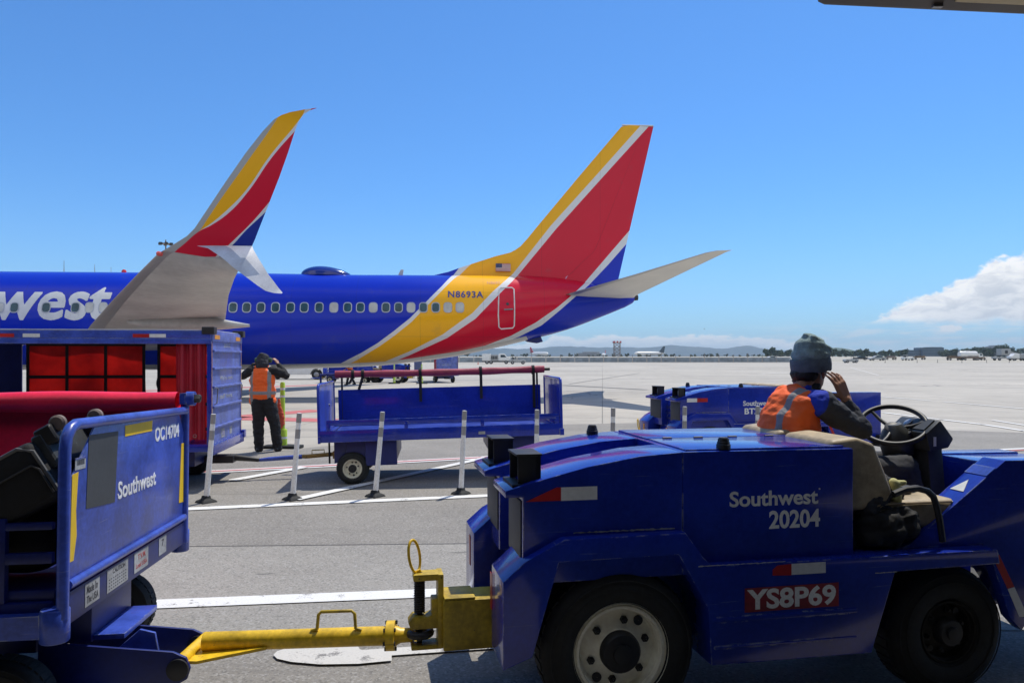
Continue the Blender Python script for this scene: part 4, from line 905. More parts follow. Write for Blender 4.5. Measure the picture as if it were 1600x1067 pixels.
def stripes(name, base, layers, floor=None, rough=.24, coat=.25, hd='VECTOR'):
    """layers: (points (a,z), colour): paint aft of that line; floor: (points (a,z), colour) below it"""
    m, t, b = mat_new(name); tc = t.new('ShaderNodeTexCoord').outputs['Object']; sp = t.new('ShaderNodeSeparateXYZ'); t.l.new(tc, sp.inputs[0])
    x, _, z = sp.outputs; n = t.noise(tc, .8, 5, .6); col = t.mix(n, tuple(c*.88 for c in base), tuple(c*1.08 for c in base))
    for pts, c in layers:
        g = t.curve(z, [(q[1], q[0]) for q in pts], 0, 1, hd); col = t.mix(t.m('GREATER_THAN', x, g), col, t.mix(n, tuple(k*.92 for k in c), tuple(k*1.05 for k in c)))
    for pts, c in floor or []:
        g = t.curve(x, pts, 0, 1, 'VECTOR'); col = t.mix(t.m('LESS_THAN', z, g), col, c)
    if floor and coat > .1:
        seam = t.m('LESS_THAN', t.m('ABSOLUTE', t.m('SUBTRACT', t.m('FRACT', t.m('DIVIDE', x, 2.54)), .5)), .0028)
        for zz_ in (4.36, 2.55): seam = t.m('MAXIMUM', seam, t.m('MULTIPLY', t.m('LESS_THAN', t.m('ABSOLUTE', t.m('SUBTRACT', z, zz_)), .008), t.m('LESS_THAN', x, 1.0)))
        col = t.mix(t.m('MULTIPLY', seam, .30), col, (.02, .02, .03))
        gr = t.noise(tc, 1.6, 7, .65); col = t.mix(t.m('MULTIPLY', t.step(gr, .55, .75), .16), col, (.10, .10, .11))
    t.l.new(col, b.inputs['Base Color']); b.inputs['Roughness'].default_value = rough; b.inputs['Specular IOR Level'].default_value = .28; b.inputs['Coat Weight'].default_value = coat*.4; b.inputs['Coat Roughness'].default_value = .06
    bn = t.new('ShaderNodeBump'); bn.inputs['Strength'].default_value = .12; bn.inputs['Distance'].default_value = .05
    t.l.new(t.noise(tc, .55, 3, .5), bn.inputs['Height']); t.l.new(bn.outputs[0], b.inputs['Normal'])
    return m
J_BLUE, J_WHITE, J_YEL, J_RED = (.003, .024, .46), (.72, .72, .72), (.92, .45, .006), (.64, .003, .030)
def LN(fus, fin): return [on_hull(*p) for p in fus]+[on_fin(*p) for p in fin]
B1 = LN([(530, 569), (565, 551), (590, 536), (615, 517.5), (640, 497.5), (665, 472.5), (690, 447.5)], [(717.5, 418.7), (728, 409), (760, 380)])
B2 = LN([(542, 570.5), (558, 562.5), (593, 541), (617, 524), (643, 503), (680, 465), (710, 435)], [(732.5, 416), (742, 408), (775, 380)])
B3 = LN([(592, 569), (640, 549), (691, 523), (738.4, 489), (770, 455.6), (790, 438)], [(801.4, 428), (860.5, 353), (930, 276), (1000, 197.7), (1010, 186)])
B4 = LN([(606, 569), (640, 555), (699, 528), (743, 498), (781.7, 458), (800, 440)], [(811, 428), (868, 359), (940, 279), (1012, 199.7), (1024, 186)])
B5 = LN([(690, 558), (758, 540), (797.5, 525), (837, 504), (870, 481), (888, 466)], [(911.6, 443.8), (945, 405), (983, 361), (1010, 330), (1120, 185)])
B6 = LN([(720, 556), (775, 541), (809, 527), (846, 508.5), (876, 484), (894, 468)], [(923.5, 442), (950, 414), (979, 381), (1010, 345), (1140, 185)])
BELLY = [(ST[0][0], 1.5), (-30, 1.42), (-10, 1.42)]+[(ax_a(p), zt_(p, b)+.16+.03*(p > 650)) for p, a, b, w in tail_px[:8]]+[(ax_a(835), zt_(835, 531)-.5), (ax_a(1000), -2)]
LIV = stripes('airline_livery', J_BLUE, [(B1, J_WHITE), (B2, J_YEL), (B3, J_WHITE), (B4, J_RED), (B5, J_WHITE), (B6, J_BLUE)], [(BELLY, (.50, .50, .49))])
J_GREY = pbr('wing_grey_paint', (.50, .50, .485), .38, var=.12, vscale=.7, fine=6, wear=((.36, .35, .33), .64))
J_LE = pbr('bare_leading_edge', (.42, .42, .42), .35, metal=.6, var=.08, vscale=.6)
# hull
As = sorted(set([s[0] for s in ST]+[-34.4, -33.8, -32.7, -31, -24, -15, -7]+[ST[8][0]+i*.22 for i in range(52) if ST[8][0]+i*.22 < ST[-1][0]]))
# smoothed sections
def hull_s(a):
    d = .35; q = [hull(a+o*d) for o in (-1, -.5, 0, .5, 1)] if -30 < a < ST[-1][0]-.5 else [hull(a)]
    return [sum(x[i] for x in q)/len(q) for i in range(3)]
def hp(a, th):
    zc, hh, w = hull_s(a); return Vector((a, -w*math.sin(th), zc+hh*math.cos(th)))
mb = MB(); N = 72
mb.add([hp(a, 2*math.pi*j/N) for a in As for j in range(N)], [(i*N+j, i*N+(j+1) % N, (i+1)*N+(j+1) % N, (i+1)*N+j) for i in range(len(As)-1) for j in range(N)])
fus = mb.build('fuselage', LIV, jet, smooth=180)
# cabin windows
def pane_mesh(mb, a, zc, w, h, off, mi, n=5):
    l = skin_l(a, zc); e = .02; dz = Vector((0, skin_l(a, zc+e)-l, e)).normalized(); da = Vector((e, skin_l(a+e, zc)-l, 0)).normalized(); nn = da.cross(dz)
    if nn.y > 0: nn = -nn
    pts = []; r = min(w, h)*.38
    for cx, cy, a0 in ((w/2-r, h/2-r, 0), (-w/2+r, h/2-r, 90), (-w/2+r, -h/2+r, 180), (w/2-r, -h/2+r, 270)):
        for i in range(n+1):
            t_ = R(a0+90*i/n); pts.append((cx+r*math.cos(t_), cy+r*math.sin(t_)))
    o = Vector((a, l, zc)); P3 = lambda x, y, h_: o+da*x+dz*y+nn*h_
    m_ = len(pts); mb.add([P3(x, y, off) for x, y in pts]+[P3(x*.8, y*.8, off*.3) for x, y in pts], [list(range(m_)) if 0 else list(range(m_))[::-1]], mi)
    return o, da, dz, nn, pts
win_px = [0, 22.7, 47, 72.3, 95, 118, 140, 161, 183, 205, 228, 250, 273, 296, 319, 345, 364.2, 385.5, 407.7, 430.5, 454, 475.5, 498.7, 521.7, 543.2, 563.2, 583.2, 603, 622.7, 642.2, 661.5, 680.7, 699.7, 718.5]
closed = {140, 161, 521.7, 583.2, 642.2, 699.7, 718.5, 0}; skip = {95, 47}
RIM = pbr('window_rim', (.42, .45, .50), .4); SHADE = pbr('drawn_window_shade', (.50, .50, .47), .4); PANE = pbr('cabin_window_glass', (.012, .06, .085), .08, var=.4, vscale=2)
for px in win_px:
    if px in skip: continue
    a, z = on_hull(px, 480.5)
    fr_, pn_ = MB(), MB()
    o, da, dz, nn, pts = pane_mesh(fr_, a, z, .345, .43, .012, 0)
    m_ = len(pts); q = [(x*.80, y*.83) for x, y in pts]
    f2 = MB(); f2.add([o+da*x+dz*y+nn*.014 for x, y in pts]+[o+da*x+dz*y+nn*.020 for x, y in q], [(i, (i+1) % m_, m_+(i+1) % m_, m_+i) for i in range(m_)])
    w_ = f2.build('window', RIM, jet, smooth=0)
    MB().add([o+da*x+dz*y+nn*.016 for x, y in q], [list(range(m_))]).build('pane', SHADE if px in closed else PANE, w_, smooth=0)
# aft door: raised white outline, handle
def hull_curve(pts, off=.012):
    out = []
    for px, py in pts:
        a, z = on_hull(px, py); out.append(Vector((a, skin_l(a, z)-off, z)))
    return out
dr = [(780, 452), (782, 449.5), (800, 449.5), (803, 452), (803.8, 470), (804, 492), (803.5, 509), (801, 512.5), (783, 514), (779.5, 511), (778.5, 492), (779, 470)]
pts = hull_curve(dr); door = MB().tube(pts, .028, 6, True).build('door', J_BLUE and pbr('door_outline_white', (.70, .70, .70), .4), jet)
MB().tube(hull_curve([(787.5, 484), (801.5, 483)], .02), .03, 6).build('handle', M['steel'], door)
a, z = on_hull(793, 475); MB().lathe([(.06, 0), (.06, .01), (.001, .012)], (a, skin_l(a, z)-.005, z), (0, -1, 0), 16).build('door_window', M['glass'], door)
# writing that follows the hull
def wrap(me, off=.008):
    bm = bmesh.new(); bm.from_mesh(me); bmesh.ops.triangulate(bm, faces=bm.faces)
    zs = [v.co.z for v in bm.verts]; z0, z1 = min(zs), max(zs)
    for i in range(1, 14):
        bmesh.ops.bisect_plane(bm, geom=bm.verts[:]+bm.edges[:]+bm.faces[:], plane_co=(0, 0, z0+(z1-z0)*i/14), plane_no=(0, 0, 1))
    for v in bm.verts: v.co.y = skin_l(v.co.x, v.co.z)-off-(.002 if v.co.y < 0 else 0)
    bm.to_mesh(me); bm.free()
def hull_word(body, box, grow, shear, cell=.0125, off=.008):
    """bold word as one clean skin-tight sheet: every small cell of the hull within `grow` of the plain letters"""
    from mathutils.bvhtree import BVHTree
    o = lettering(body, box, Matrix.Identity(4), WH, None, bold=.0, shear=shear, depth=.0); me = o.data
    bm = bmesh.new(); bm.from_mesh(me); bmesh.ops.triangulate(bm, faces=bm.faces); tree = BVHTree.FromBMesh(bm); bm.free()
    bpy.data.objects.remove(o); bpy.data.meshes.remove(me)
    x0, x1, z0, z1 = box[0]-grow*2, box[1]+grow*2, box[2]-grow*2, box[3]+grow*2; nx, nz = int((x1-x0)/cell), int((z1-z0)/cell)
    inside = [[(lambda r: r[3] is not None and r[3] <= grow)(tree.find_nearest(Vector((x0+i*cell, z0+j*cell, 0)), grow*1.5)) for i in range(nx+1)] for j in range(nz+1)]
    idx = {}; vs = []; fs = []
    def vid(i, j):
        if (i, j) not in idx:
            x, z = x0+i*cell, z0+j*cell; idx[(i, j)] = len(vs); vs.append((x, skin_l(x, z)-off, z))
        return idx[(i, j)]
    for j in range(nz):
        for i in range(nx):
            q = [(i, j), (i+1, j), (i+1, j+1), (i, j+1)]; k = [p for p in q if inside[p[1]][p[0]]]
            if len(k) >= 3: fs.append([vid(*p) for p in k])
    return MB().add(vs, fs).build('lettering', WH, jet, smooth=180)
ID = M3((1, 0, 0), (0, 0, 1), (0, -1, 0))
a1, zb = on_hull(171, 501); _, zx = on_hull(100, 448.5); a0 = on_hull(-8, 480)[0]
WH = pbr('jet_lettering_white', (.66, .67, .68), .3, var=.05)
hull_word('west', (a0+.0, a1-.06, zb+.06, zx-.05), .058, .12)
hull_word('South', (a0-6.2, a0-.30, zb+.06, zx+.08), .058, .12, cell=.03)
q0, q1 = on_hull(700, 465), on_hull(755, 455)
lettering('N8693A', (q0[0], q1[0], q0[1], q1[1]), ID, pbr('registration_blue', (.02, .04, .22), .4), jet, bold=.02, post=lambda me: wrap(me), spacing=1.12)
q0, q1 = on_hull(761, 444), on_hull(781, 440)
lettering('N8693', (q0[0], q1[0], q0[1], q1[1]), ID, pbr('small_red_lettering', (.62, .22, .02), .4), jet, bold=.01, post=lambda me: wrap(me))
# dome and blade aerials on the spine
def spine(px): a = ax_a(px); zc, hh, w = hull_s(a); return a, zc+hh
a0_, zt0 = spine(470); a1_, _ = spine(549)
dm = MB(); dm.grid(lambda u, v: Vector((a0_+(a1_-a0_)*u, .55*math.sin(math.pi*(v-.5))*min(1, (math.sin(math.pi*u**.8))**.55+.02), zt0-.06+.40*(max(0, math.sin(math.pi*u**.75)))**.6*math.cos(math.pi*(v-.5)))), 36, 16); dm.build('antenna_dome', pbr('dome_blue', (.006, .02, .20), .15, coat=.5), jet, smooth=180)
a_, z_ = spine(621); MB().prism([(a_, z_-.05), (a_+.22, z_-.05), (a_+.26, z_+.24), (a_+.14, z_+.24)], 'y', -.02, .02).build('blade_aerial', J_GREY, jet, bevel=.006)
MB().lathe([(.10, 0), (.09, .08), (.05, .13), (.001, .14)], (spine(193)[0], 0, spine(193)[1]-.01), (0, 0, 1), 16).build('beacon', pbr('beacon_red', (.6, .02, .02), .2), jet)
# fin and rudder
LE = [on_fin(*p) for p in [(672, 431.5), (700, 425), (717, 419), (738.4, 412), (774, 400.5), (797.5, 394.6), (806, 390), (813, 385), (824, 373), (837, 357), (903.8, 277), (970.7, 198.5), (978, 196.3)]]
TE0, TE1 = on_fin(964, 446), on_fin(1021, 198)
def le_at(z):
    if z <= LE[0][1]: return LE[0][0]
    for p, q in zip(LE, LE[1:]):
        if z <= q[1]: return p[0]+(q[0]-p[0])*(z-p[1])/(q[1]-p[1])
    return LE[-1][0]
te_at = lambda z: TE0[0]+(TE1[0]-TE0[0])*(z-TE0[1])/(TE1[1]-TE0[1])
naca = lambda x: 2.6*(.2969*math.sqrt(max(x, 0))-.126*x-.3516*x*x+.2843*x**3-.1015*x**4)
zs = [LE[0][1]-.45]+[p[1] for p in LE]; zz = []
for p, q in zip(zs, zs[1:]): zz += [p+(q-p)*i/3 for i in range(3)]
zz.append(zs[-1]); zz[-1] = LE[-1][1]; ztop = zz[-1]; zbase = LE[0][1]
def fin_pt(z, x, s):
    a0, a1 = le_at(z), te_at(z)-max(0, (z-ztop+.06))*0; main = te_at(z)-5.0*(1-(z-zbase)/(ztop-zbase)*.62)
    tk = .34-.20*(z-zbase)/(ztop-zbase); a = a0+(a1-a0)*x
    xm = max(0, min(1, (a-max(a0, main-.25))/(a1-max(a0, main-.25)))) if a > main-.25 else 0
    return Vector((a, s*max(tk*naca(xm)*.5 if a > main-.25 else 0, .05*min(1, x*8)*(1-x)), z))
HX = .735
def fin_part(name, xa, xb, mat, n=26):
    xs = [xa+(xb-xa)*i/n for i in range(n+1)]; mb = MB(); ring = [(x, -1) for x in xs]+[(x, 1) for x in xs[::-1]]; K = len(ring)
    mb.add([fin_pt(z, x, s) for z in zz for x, s in ring], [(i*K+j, i*K+(j+1) % K, (i+1)*K+(j+1) % K, (i+1)*K+j) for i in range(len(zz)-1) for j in range(K)])
    mb.add([fin_pt(zz[-1], x, s) for x, s in ring], [list(range(K))]); return mb.build(name, mat, jet, smooth=50)
fin_part('tail_fin', 0, .7165, LIV); fin_part('rudder', .7182, 1, LIV, 14)
core = MB(); cz = [z for z in zz if z > LE[0][1]]; cp = [fin_pt(z, .712, -1) for z in cz]+[fin_pt(z, .722, -1) for z in cz[::-1]]
core.add([Vector((p.x, -.004, p.z)) for p in cp]+[Vector((p.x, .004, p.z)) for p in cp], [list(range(len(cp)))[::-1], list(range(len(cp), 2*len(cp)))]); core.build('hinge_gap', pbr('dark_red_gap', (.12, .01, .015), .7), jet, smooth=0)
tc_ = MB(); tp0, tp1 = on_fin(972, 196), on_fin(1020.5, 198); tc_.tube([(tp0[0], 0, tp0[1]+.0), (tp1[0], 0, tp1[1]+.02)], .035, 6); tc_.build('fin_tip_cap', J_LE, jet)
# flag on the fin root
f0, f1 = on_fin(774.5, 424.5), on_fin(797.5, 412.5); fl = MB(); x0, x1, z0, z1 = f0[0], f1[0], f0[1], f1[1]; yf = -.115
for i in range(13): fl.prism(rect(x0, x1, z0+(z1-z0)*i/13, z0+(z1-z0)*(i+1)/13), 'y', yf-.004, yf+.1, 0 if i % 2 == 0 else 1)
fl.prism(rect(x0, x0+(x1-x0)*.42, z0+(z1-z0)*6/13, z1), 'y', yf-.007, yf-.0045, 2)
fl.build('flag_emblem', [pbr('flag_red', (.42, .03, .04), .4), pbr('flag_white', (.66, .66, .64), .4), pbr('flag_blue', (.04, .06, .16), .4, var=.5, vscale=30)], jet, smooth=0)
# wing-like surfaces between a leading and a trailing line
def foil(name, LEs, TEs, thick, mat, n=18, camber=0, cap=True, up=None, mats=None):
    K = None; mb = MB(); rings = []
    for (L_, T_, tk) in zip(LEs, TEs, thick):
        c = T_-L_; un = up if up else Vector((0, 0, 1)); un = (un-c.normalized()*un.dot(c.normalized())).normalized()
        xs = [(1-math.cos(math.pi*i/n))/2 for i in range(n+1)]
        rg = [L_+c*x+un*naca(x)*tk*c.length*.5 for x in xs]+[L_+c*x-un*naca(x)*tk*c.length*.5 for x in xs[::-1][1:-1]]
        rings.append(rg)
    K = len(rings[0]); mb.add([p for r_ in rings for p in r_], [(i*K+j, i*K+(j+1) % K, (i+1)*K+(j+1) % K, (i+1)*K+j) for i in range(len(rings)-1) for j in range(K)])
    if mats:
        for idx in range(len(mb.mi)):
            j = idx % K; mb.mi[idx] = 1 if (j < 4 or j >= K-4) else 0
    mb.add(rings[0], [list(range(K))]); mb.add(rings[-1], [list(range(K))])
    return mb.build(name, mats or mat, jet, smooth=60)
W_ = lambda px, py, Y: JL(P(px, py, Y))
# near tailplane, and its twin on the other side
tl = [JL(Vector(p)) for p in [(1.7, 31.4, 4.25), (2.15, 30.9, 4.32), (4.6, 27.3, 4.80), (6.45, 24.55, 5.20), (6.75, 24.35, 5.24)]]
tt = [JL(Vector(p)) for p in [(5.2, 31.4, 4.25), (5.2, 30.9, 4.31), (6.25, 27.3, 4.80), (7.15, 24.55, 5.22), (7.3, 24.33, 5.26)]]
foil('tailplane', tl, tt, [.10, .10, .10, .10, .05], None, mats=[pbr('tailplane_grey', (.62, .61, .57), .4, var=.08, vscale=.8), J_LE])
mir = lambda p: Vector((p.x, -p.y, p.z)); foil('tailplane', [mir(p) for p in tl], [mir(p) for p in tt], [.10, .10, .10, .10, .05], None, mats=[J_GREY, J_LE])
# near wing
wl = [(Vector((-19.2, 30.5, 1.95)), Vector((-11.3, 30.5, 2.0))), (Vector((-18.0, 29.0, 2.06)), Vector((-11.1, 29.0, 2.1))), (Vector((-15.2, 26, 2.40)), Vector((-10.6, 26, 2.45))), (Vector((-13.16, 23, 2.73)), Vector((-9.28, 23, 2.75))), (P(142, 507.5, 23), P(352, 500, 22.0)), (P(175, 470, 18.5), P(357, 462, 17.8)), (P(216, 427, 15.6), P(366, 436, 15.3)), (P(246, 397, 14.2), P(372, 424, 14.2)), (P(256, 391, 14.0), P(379, 410, 14.0))]
wl.pop(3)
foil('wing', [JL(a) for a, b in wl], [JL(b) for a, b in wl], [.13, .13, .12, .11, .10, .09, .085, .08], None, mats=[J_GREY, J_LE])
wm = [(mir(JL(a)), mir(JL(b))) for a, b in wl]
foil('wing', [a for a, b in wm], [b for a, b in wm], [.13, .13, .12, .11, .10, .09, .085, .08], None, mats=[J_GREY, J_LE])
# winglet sweeping up, painted in the livery's colours
wg = [((256, 391), (379, 410), 14.0), ((262, 387.5), (384, 402), 13.97), ((276, 379), (389, 393), 13.93), ((292, 369), (394, 384), 13.86), ((304, 357), (398.5, 374), 13.80), ((319, 334.5), (405, 357), 13.74), ((352, 285), (420, 319), 13.62), ((384.5, 238.4), (436.5, 277), 13.50), ((410, 206), (450, 239), 13.42), ((428.5, 186.5), (461.5, 203), 13.36), ((440, 180), (466.5, 190.5), 13.32), ((453.6, 175.5), (475, 178.5), 13.28), ((475, 171.5), (484, 173), 13.22), ((494, 169), (495, 169.3), 13.18)]
gz = lambda px, py: (lambda p: (p.x, p.z))(W_(px, py, 14.0-.82*max(0, 395-py)/226))
G1 = [gz(*p) for p in [(250, 408), (261, 402), (287, 383), (313, 363), (326.7, 342), (346, 311.4), (384.3, 253.8), (426.6, 188.4), (440, 165)]]
G2 = [gz(*p) for p in [(250, 408), (261, 402), (287, 383), (313, 363), (330, 352), (357.4, 328.7), (384.3, 300), (422.8, 242), (463, 190), (480, 165)]]
G3 = [gz(*p) for p in [(250, 408), (261, 402), (287, 383), (313, 363), (333, 353), (361, 332.6), (388, 301.8), (426.6, 244), (465, 197), (490, 165)]]
G4 = [gz(*p) for p in [(330, 408), (345, 395), (363, 381), (392, 353.7), (419, 323), (450, 285), (600, 165)]]
G5 = [gz(*p) for p in [(335, 408), (350, 396), (369, 381), (388, 361), (417, 333.7), (450, 298), (600, 165)]]
zf = gz(300, 401.5)[1]
WLIV = stripes('winglet_livery', (.40, .40, .39), [(G1, J_YEL), (G2, J_WHITE), (G3, J_RED), (G4, J_WHITE), (G5, (.008, .03, .30))], [([(-30, zf), (30, zf+.001)], (.50, .49, .46))], rough=.4, coat=.05, hd='AUTO')
wup = JL(Vector((-.3, -1, -.35)))-JL(Vector((0, 0, 0)))
def wl_pts(side): return [(side(W_(*a, Y)), side(W_(*b, Y))) for a, b, Y in wg]
for side in (lambda p: p, mir):
    q = wl_pts(side); ups = []
    for i, (a, b) in enumerate(q):
        sp_ = q[min(i+1, len(q)-1)][0]-q[max(i-1, 0)][0]; c = b-a; n_ = sp_.cross(c).normalized(); ups.append(n_ if n_.dot(Vector((0, -1, -.3))) > 0 else -n_)
    mb = MB(); n = 16; rings = []
    for (a, b), u_ in zip(q, ups):
        c = b-a; xs = [(1-math.cos(math.pi*i/n))/2 for i in range(n+1)]; tk = .075*c.length*.5
        rings.append([a+c*x+u_*naca(x)*tk for x in xs]+[a+c*x-u_*naca(x)*tk for x in xs[::-1][1:-1]])
    K = len(rings[0]); mb.add([p for r_ in rings for p in r_], [(i*K+j, i*K+(j+1) % K, (i+1)*K+(j+1) % K, (i+1)*K+j) for i in range(len(rings)-1) for j in range(K)]); mb.add(rings[-1], [list(range(K))])
    w_ = mb.build('winglet', WLIV, jet, smooth=60)
    # lower blade of the split winglet
    s = [((307.5, 384.4), (394, 384.4), 13.80), ((325, 388), (396, 390), 13.66), ((346, 402), (404, 404), 13.52), ((366, 419), (411, 415), 13.42), ((384, 432.5), (418, 427), 13.34), ((402, 446), (428, 440), 13.26), ((415, 454.5), (435, 449.5), 13.22), ((428, 458), (440, 455.5), 13.18), ((440, 458.8), (441.5, 457.3), 13.15)]
    P2 = [(side(W_(*a, Y)), side(W_(*b, Y))) for a, b, Y in s]; mb = MB(); rings = []; n = 10
    nr = (side(JL(Vector((-.75, -.4, -.5))))-side(JL(Vector((0, 0, 0))))).normalized()
    for a, b in P2:
        c = b-a; xs = [(1-math.cos(math.pi*i/n))/2 for i in range(n+1)]; tk = max(.05*c.length, .012)
        rings.append([a+c*x+nr*naca(x)*tk for x in xs]+[a+c*x-nr*naca(x)*tk for x in xs[::-1][1:-1]])
    K = len(rings[0]); mb.add([p for r_ in rings for p in r_], [(i*K+j, i*K+(j+1) % K, (i+1)*K+(j+1) % K, (i+1)*K+j) for i in range(len(rings)-1) for j in range(K)], 0)
    for idx in range(len(mb.mi)):
        i, j = divmod(idx, K); jj = j if j <= n else K-j
        mb.mi[idx] = 1 if (i >= 4 or jj >= 6) else 0
    mb.add(rings[-1], [list(range(K))], 1)
    mb.build('lower_blade', [pbr('blade_blue_grey', (.42, .48, .58), .35), pbr('blade_white', (.88, .88, .88), .35)], w_, smooth=60)
c_ = W_(249, 396.5, 14.1); MB().lathe([(.04, -.06), (.045, .02), (.03, .05), (.001, .06)], c_, (-.8, -.3, .1), 12).build('wingtip_light', pbr('red_light_lens', (.75, .12, .10), .15), jet)
# flap track fairing under the wing
for side in (lambda p: p, mir):
    c0, c1 = side(W_(200, 503, 21.6)), side(W_(390, 509, 21.3)); mb = MB(); ax = (c1-c0)
    mb.grid(lambda u, v: c0+ax*u+Vector((0, .20*math.sin(2*math.pi*v), .25*math.cos(2*math.pi*v)*(1 if math.cos(2*math.pi*v) > 0 else .8)))*(math.sin(math.pi*min(1, u*.9+.02))**.55*(1 if u < .55 else 1-.62*((u-.55)/.45)**1.5)), 30, 20); mb.build('flap_fairing', J_GREY, jet, smooth=180)
# engines, gear (mostly behind the carts)
for sgn in (-1, 1):
    mb = MB(); mb.lathe([(.72, 0), (.86, .12), (.98, .7), (1.0, 1.6), (.92, 2.6), (.72, 3.3), (.55, 3.4), (.5, 4.1), (.2, 4.6), (.001, 4.7)], (-22.3, sgn*4.83, 1.75), (1, 0, .02), 40); mb.build('engine', pbr('engine_blue', J_BLUE, .2, coat=.4), jet, smooth=40)
    MB().prism([(-21.5, 2.4), (-17.4, 2.1), (-17.2, 2.5), (-19, 2.7)], 'y', sgn*4.83-.15, sgn*4.83+.15).build('engine_pylon', J_GREY, jet)
    mb = MB(); mb.tube([(-15.2, sgn*2.86, .55), (-15.3, sgn*2.86, 2.0)], .11, 12); mb.tube([(-15.2, sgn*2.45, .55), (-15.2, sgn*3.27, .55)], .09, 10); lg = mb.build('main_gear', M['steel'], jet)
    for dy in (-.43, .43): wheel(lg, (-15.2, sgn*2.86+dy-.18*(1 if dy > 0 else -1)*0, .555), .555, .36, .27, side=-1 if dy < 0 else 1, rim='steel')
mb = MB(); mb.tube([(-30.4, 0, .36), (-30.3, 0, 1.6)], .08, 10); mb.tube([(-30.4, -.25, .36), (-30.4, .25, .36)], .06, 8); ng = mb.build('nose_gear', M['steel'], jet)
wheel(ng, (-30.4, -.30, .34), .34, .2, .17); wheel(ng, (-30.4, .30, .34), .34, .2, .17, side=1)
MB().lathe([(.15, 0), (.13, .25), (.001, .27)], (ST[-1][0]-.1, 0, (ST[-1][1]+ST[-1][2])/2), (1, 0, .05), 16).build('tail_exhaust', M['dsteel'], jet)
a, z = on_hull(828, 532); MB().prism([(a-.3, z+.02), (a+.45, z+.18), (a+.55, z-.05), (a+.30, z-.12), (a-.1, z-.06)], 'y', -.14, .14).build('tail_skid', M['blue_dark'], jet, bevel=.03)

# ================================================================ PEOPLE
def vest_mat(name, bands, mark=None):
    """orange safety vest; bands: list of (axis, lo, hi) grey reflective tape in the wearer's frame"""
    m, t, b = mat_new(name); tc = t.new('ShaderNodeTexCoord').outputs['Object']; sp = t.new('ShaderNodeSeparateXYZ'); t.l.new(tc, sp.inputs[0])
    n = t.noise(tc, 9, 5, .6); col = t.mix(n, (.95, .11, .010), (1.0, .17, .018)); rough = .75
    for ax, lo, hi in bands:
        x = sp.outputs[ax]; k = t.m('MULTIPLY', t.m('GREATER_THAN', x, lo), t.m('LESS_THAN', x, hi)); col = t.mix(k, col, (.27, .26, .25))
    t.l.new(col, b.inputs['Base Color']); b.inputs['Roughness'].default_value = .7
    bn = t.new('ShaderNodeBump'); bn.inputs['Strength'].default_value = .5; bn.inputs['Distance'].default_value = .02; t.l.new(t.noise(tc, 14, 4, .6), bn.inputs['Height']); t.l.new(bn.outputs[0], b.inputs['Normal'])
    return m
def hand(w, d, nrm, th, curl=.5, s=1.0, spread=.06):
    """palm, four unequal bent fingers and a thumb as capsules; d fingers, nrm palm side, th thumb side"""
    w, d, nrm, th = Vector(w), Vector(d).normalized(), Vector(nrm), Vector(th)
    nrm = (nrm-d*nrm.dot(d)).normalized(); th = (th-d*th.dot(d)-nrm*th.dot(nrm)).normalized(); out = []
    tp = lambda v: tuple(v)
    for o in (-.026, -.009, .009, .026): out.append(((tp(w+th*o*.7*s), .014*s), (tp(w+d*.088*s+th*o*s), .0125*s)))
    for o, Ln, r, cu in ((.030, .074, .0088, .9), (.010, .082, .0092, 1.0), (-.010, .075, .0088, 1.12), (-.029, .059, .0078, 1.25)):
        p = w+d*.090*s+th*o*s; a = curl*.5*cu; dd = d+th*o*spread/.03
        for fr_, q in ((.45, 1), (.31, .9), (.24, .8)):
            u = (dd*math.cos(a)+nrm*math.sin(a)).normalized(); p2 = p+u*Ln*fr_*s; out.append(((tp(p), r*q*s), (tp(p2), r*q*.93*s))); p = p2; a += curl*.75*cu
    p = w+d*.025*s+th*.028*s; u = (d*.62+th*.75+nrm*.25).normalized()
    for Ln, r, q in ((.042, .0115, .0), (.032, .0098, .35), (.026, .0085, .6)):
        uu = (u+nrm*q*curl+d*q*.5).normalized(); p2 = p+uu*Ln*s; out.append(((tp(p), r*s), (tp(p2), r*.93*s))); p = p2
    return out
cap = lambda a, ra, b, rb: ((tuple(a), ra), (tuple(b), rb))
fold = lambda amp, sc: (lambda p: amp*(noise.fractal(Vector((p.x*sc, p.y*sc, p.z*sc*1.6)), .8, 2, 3)))

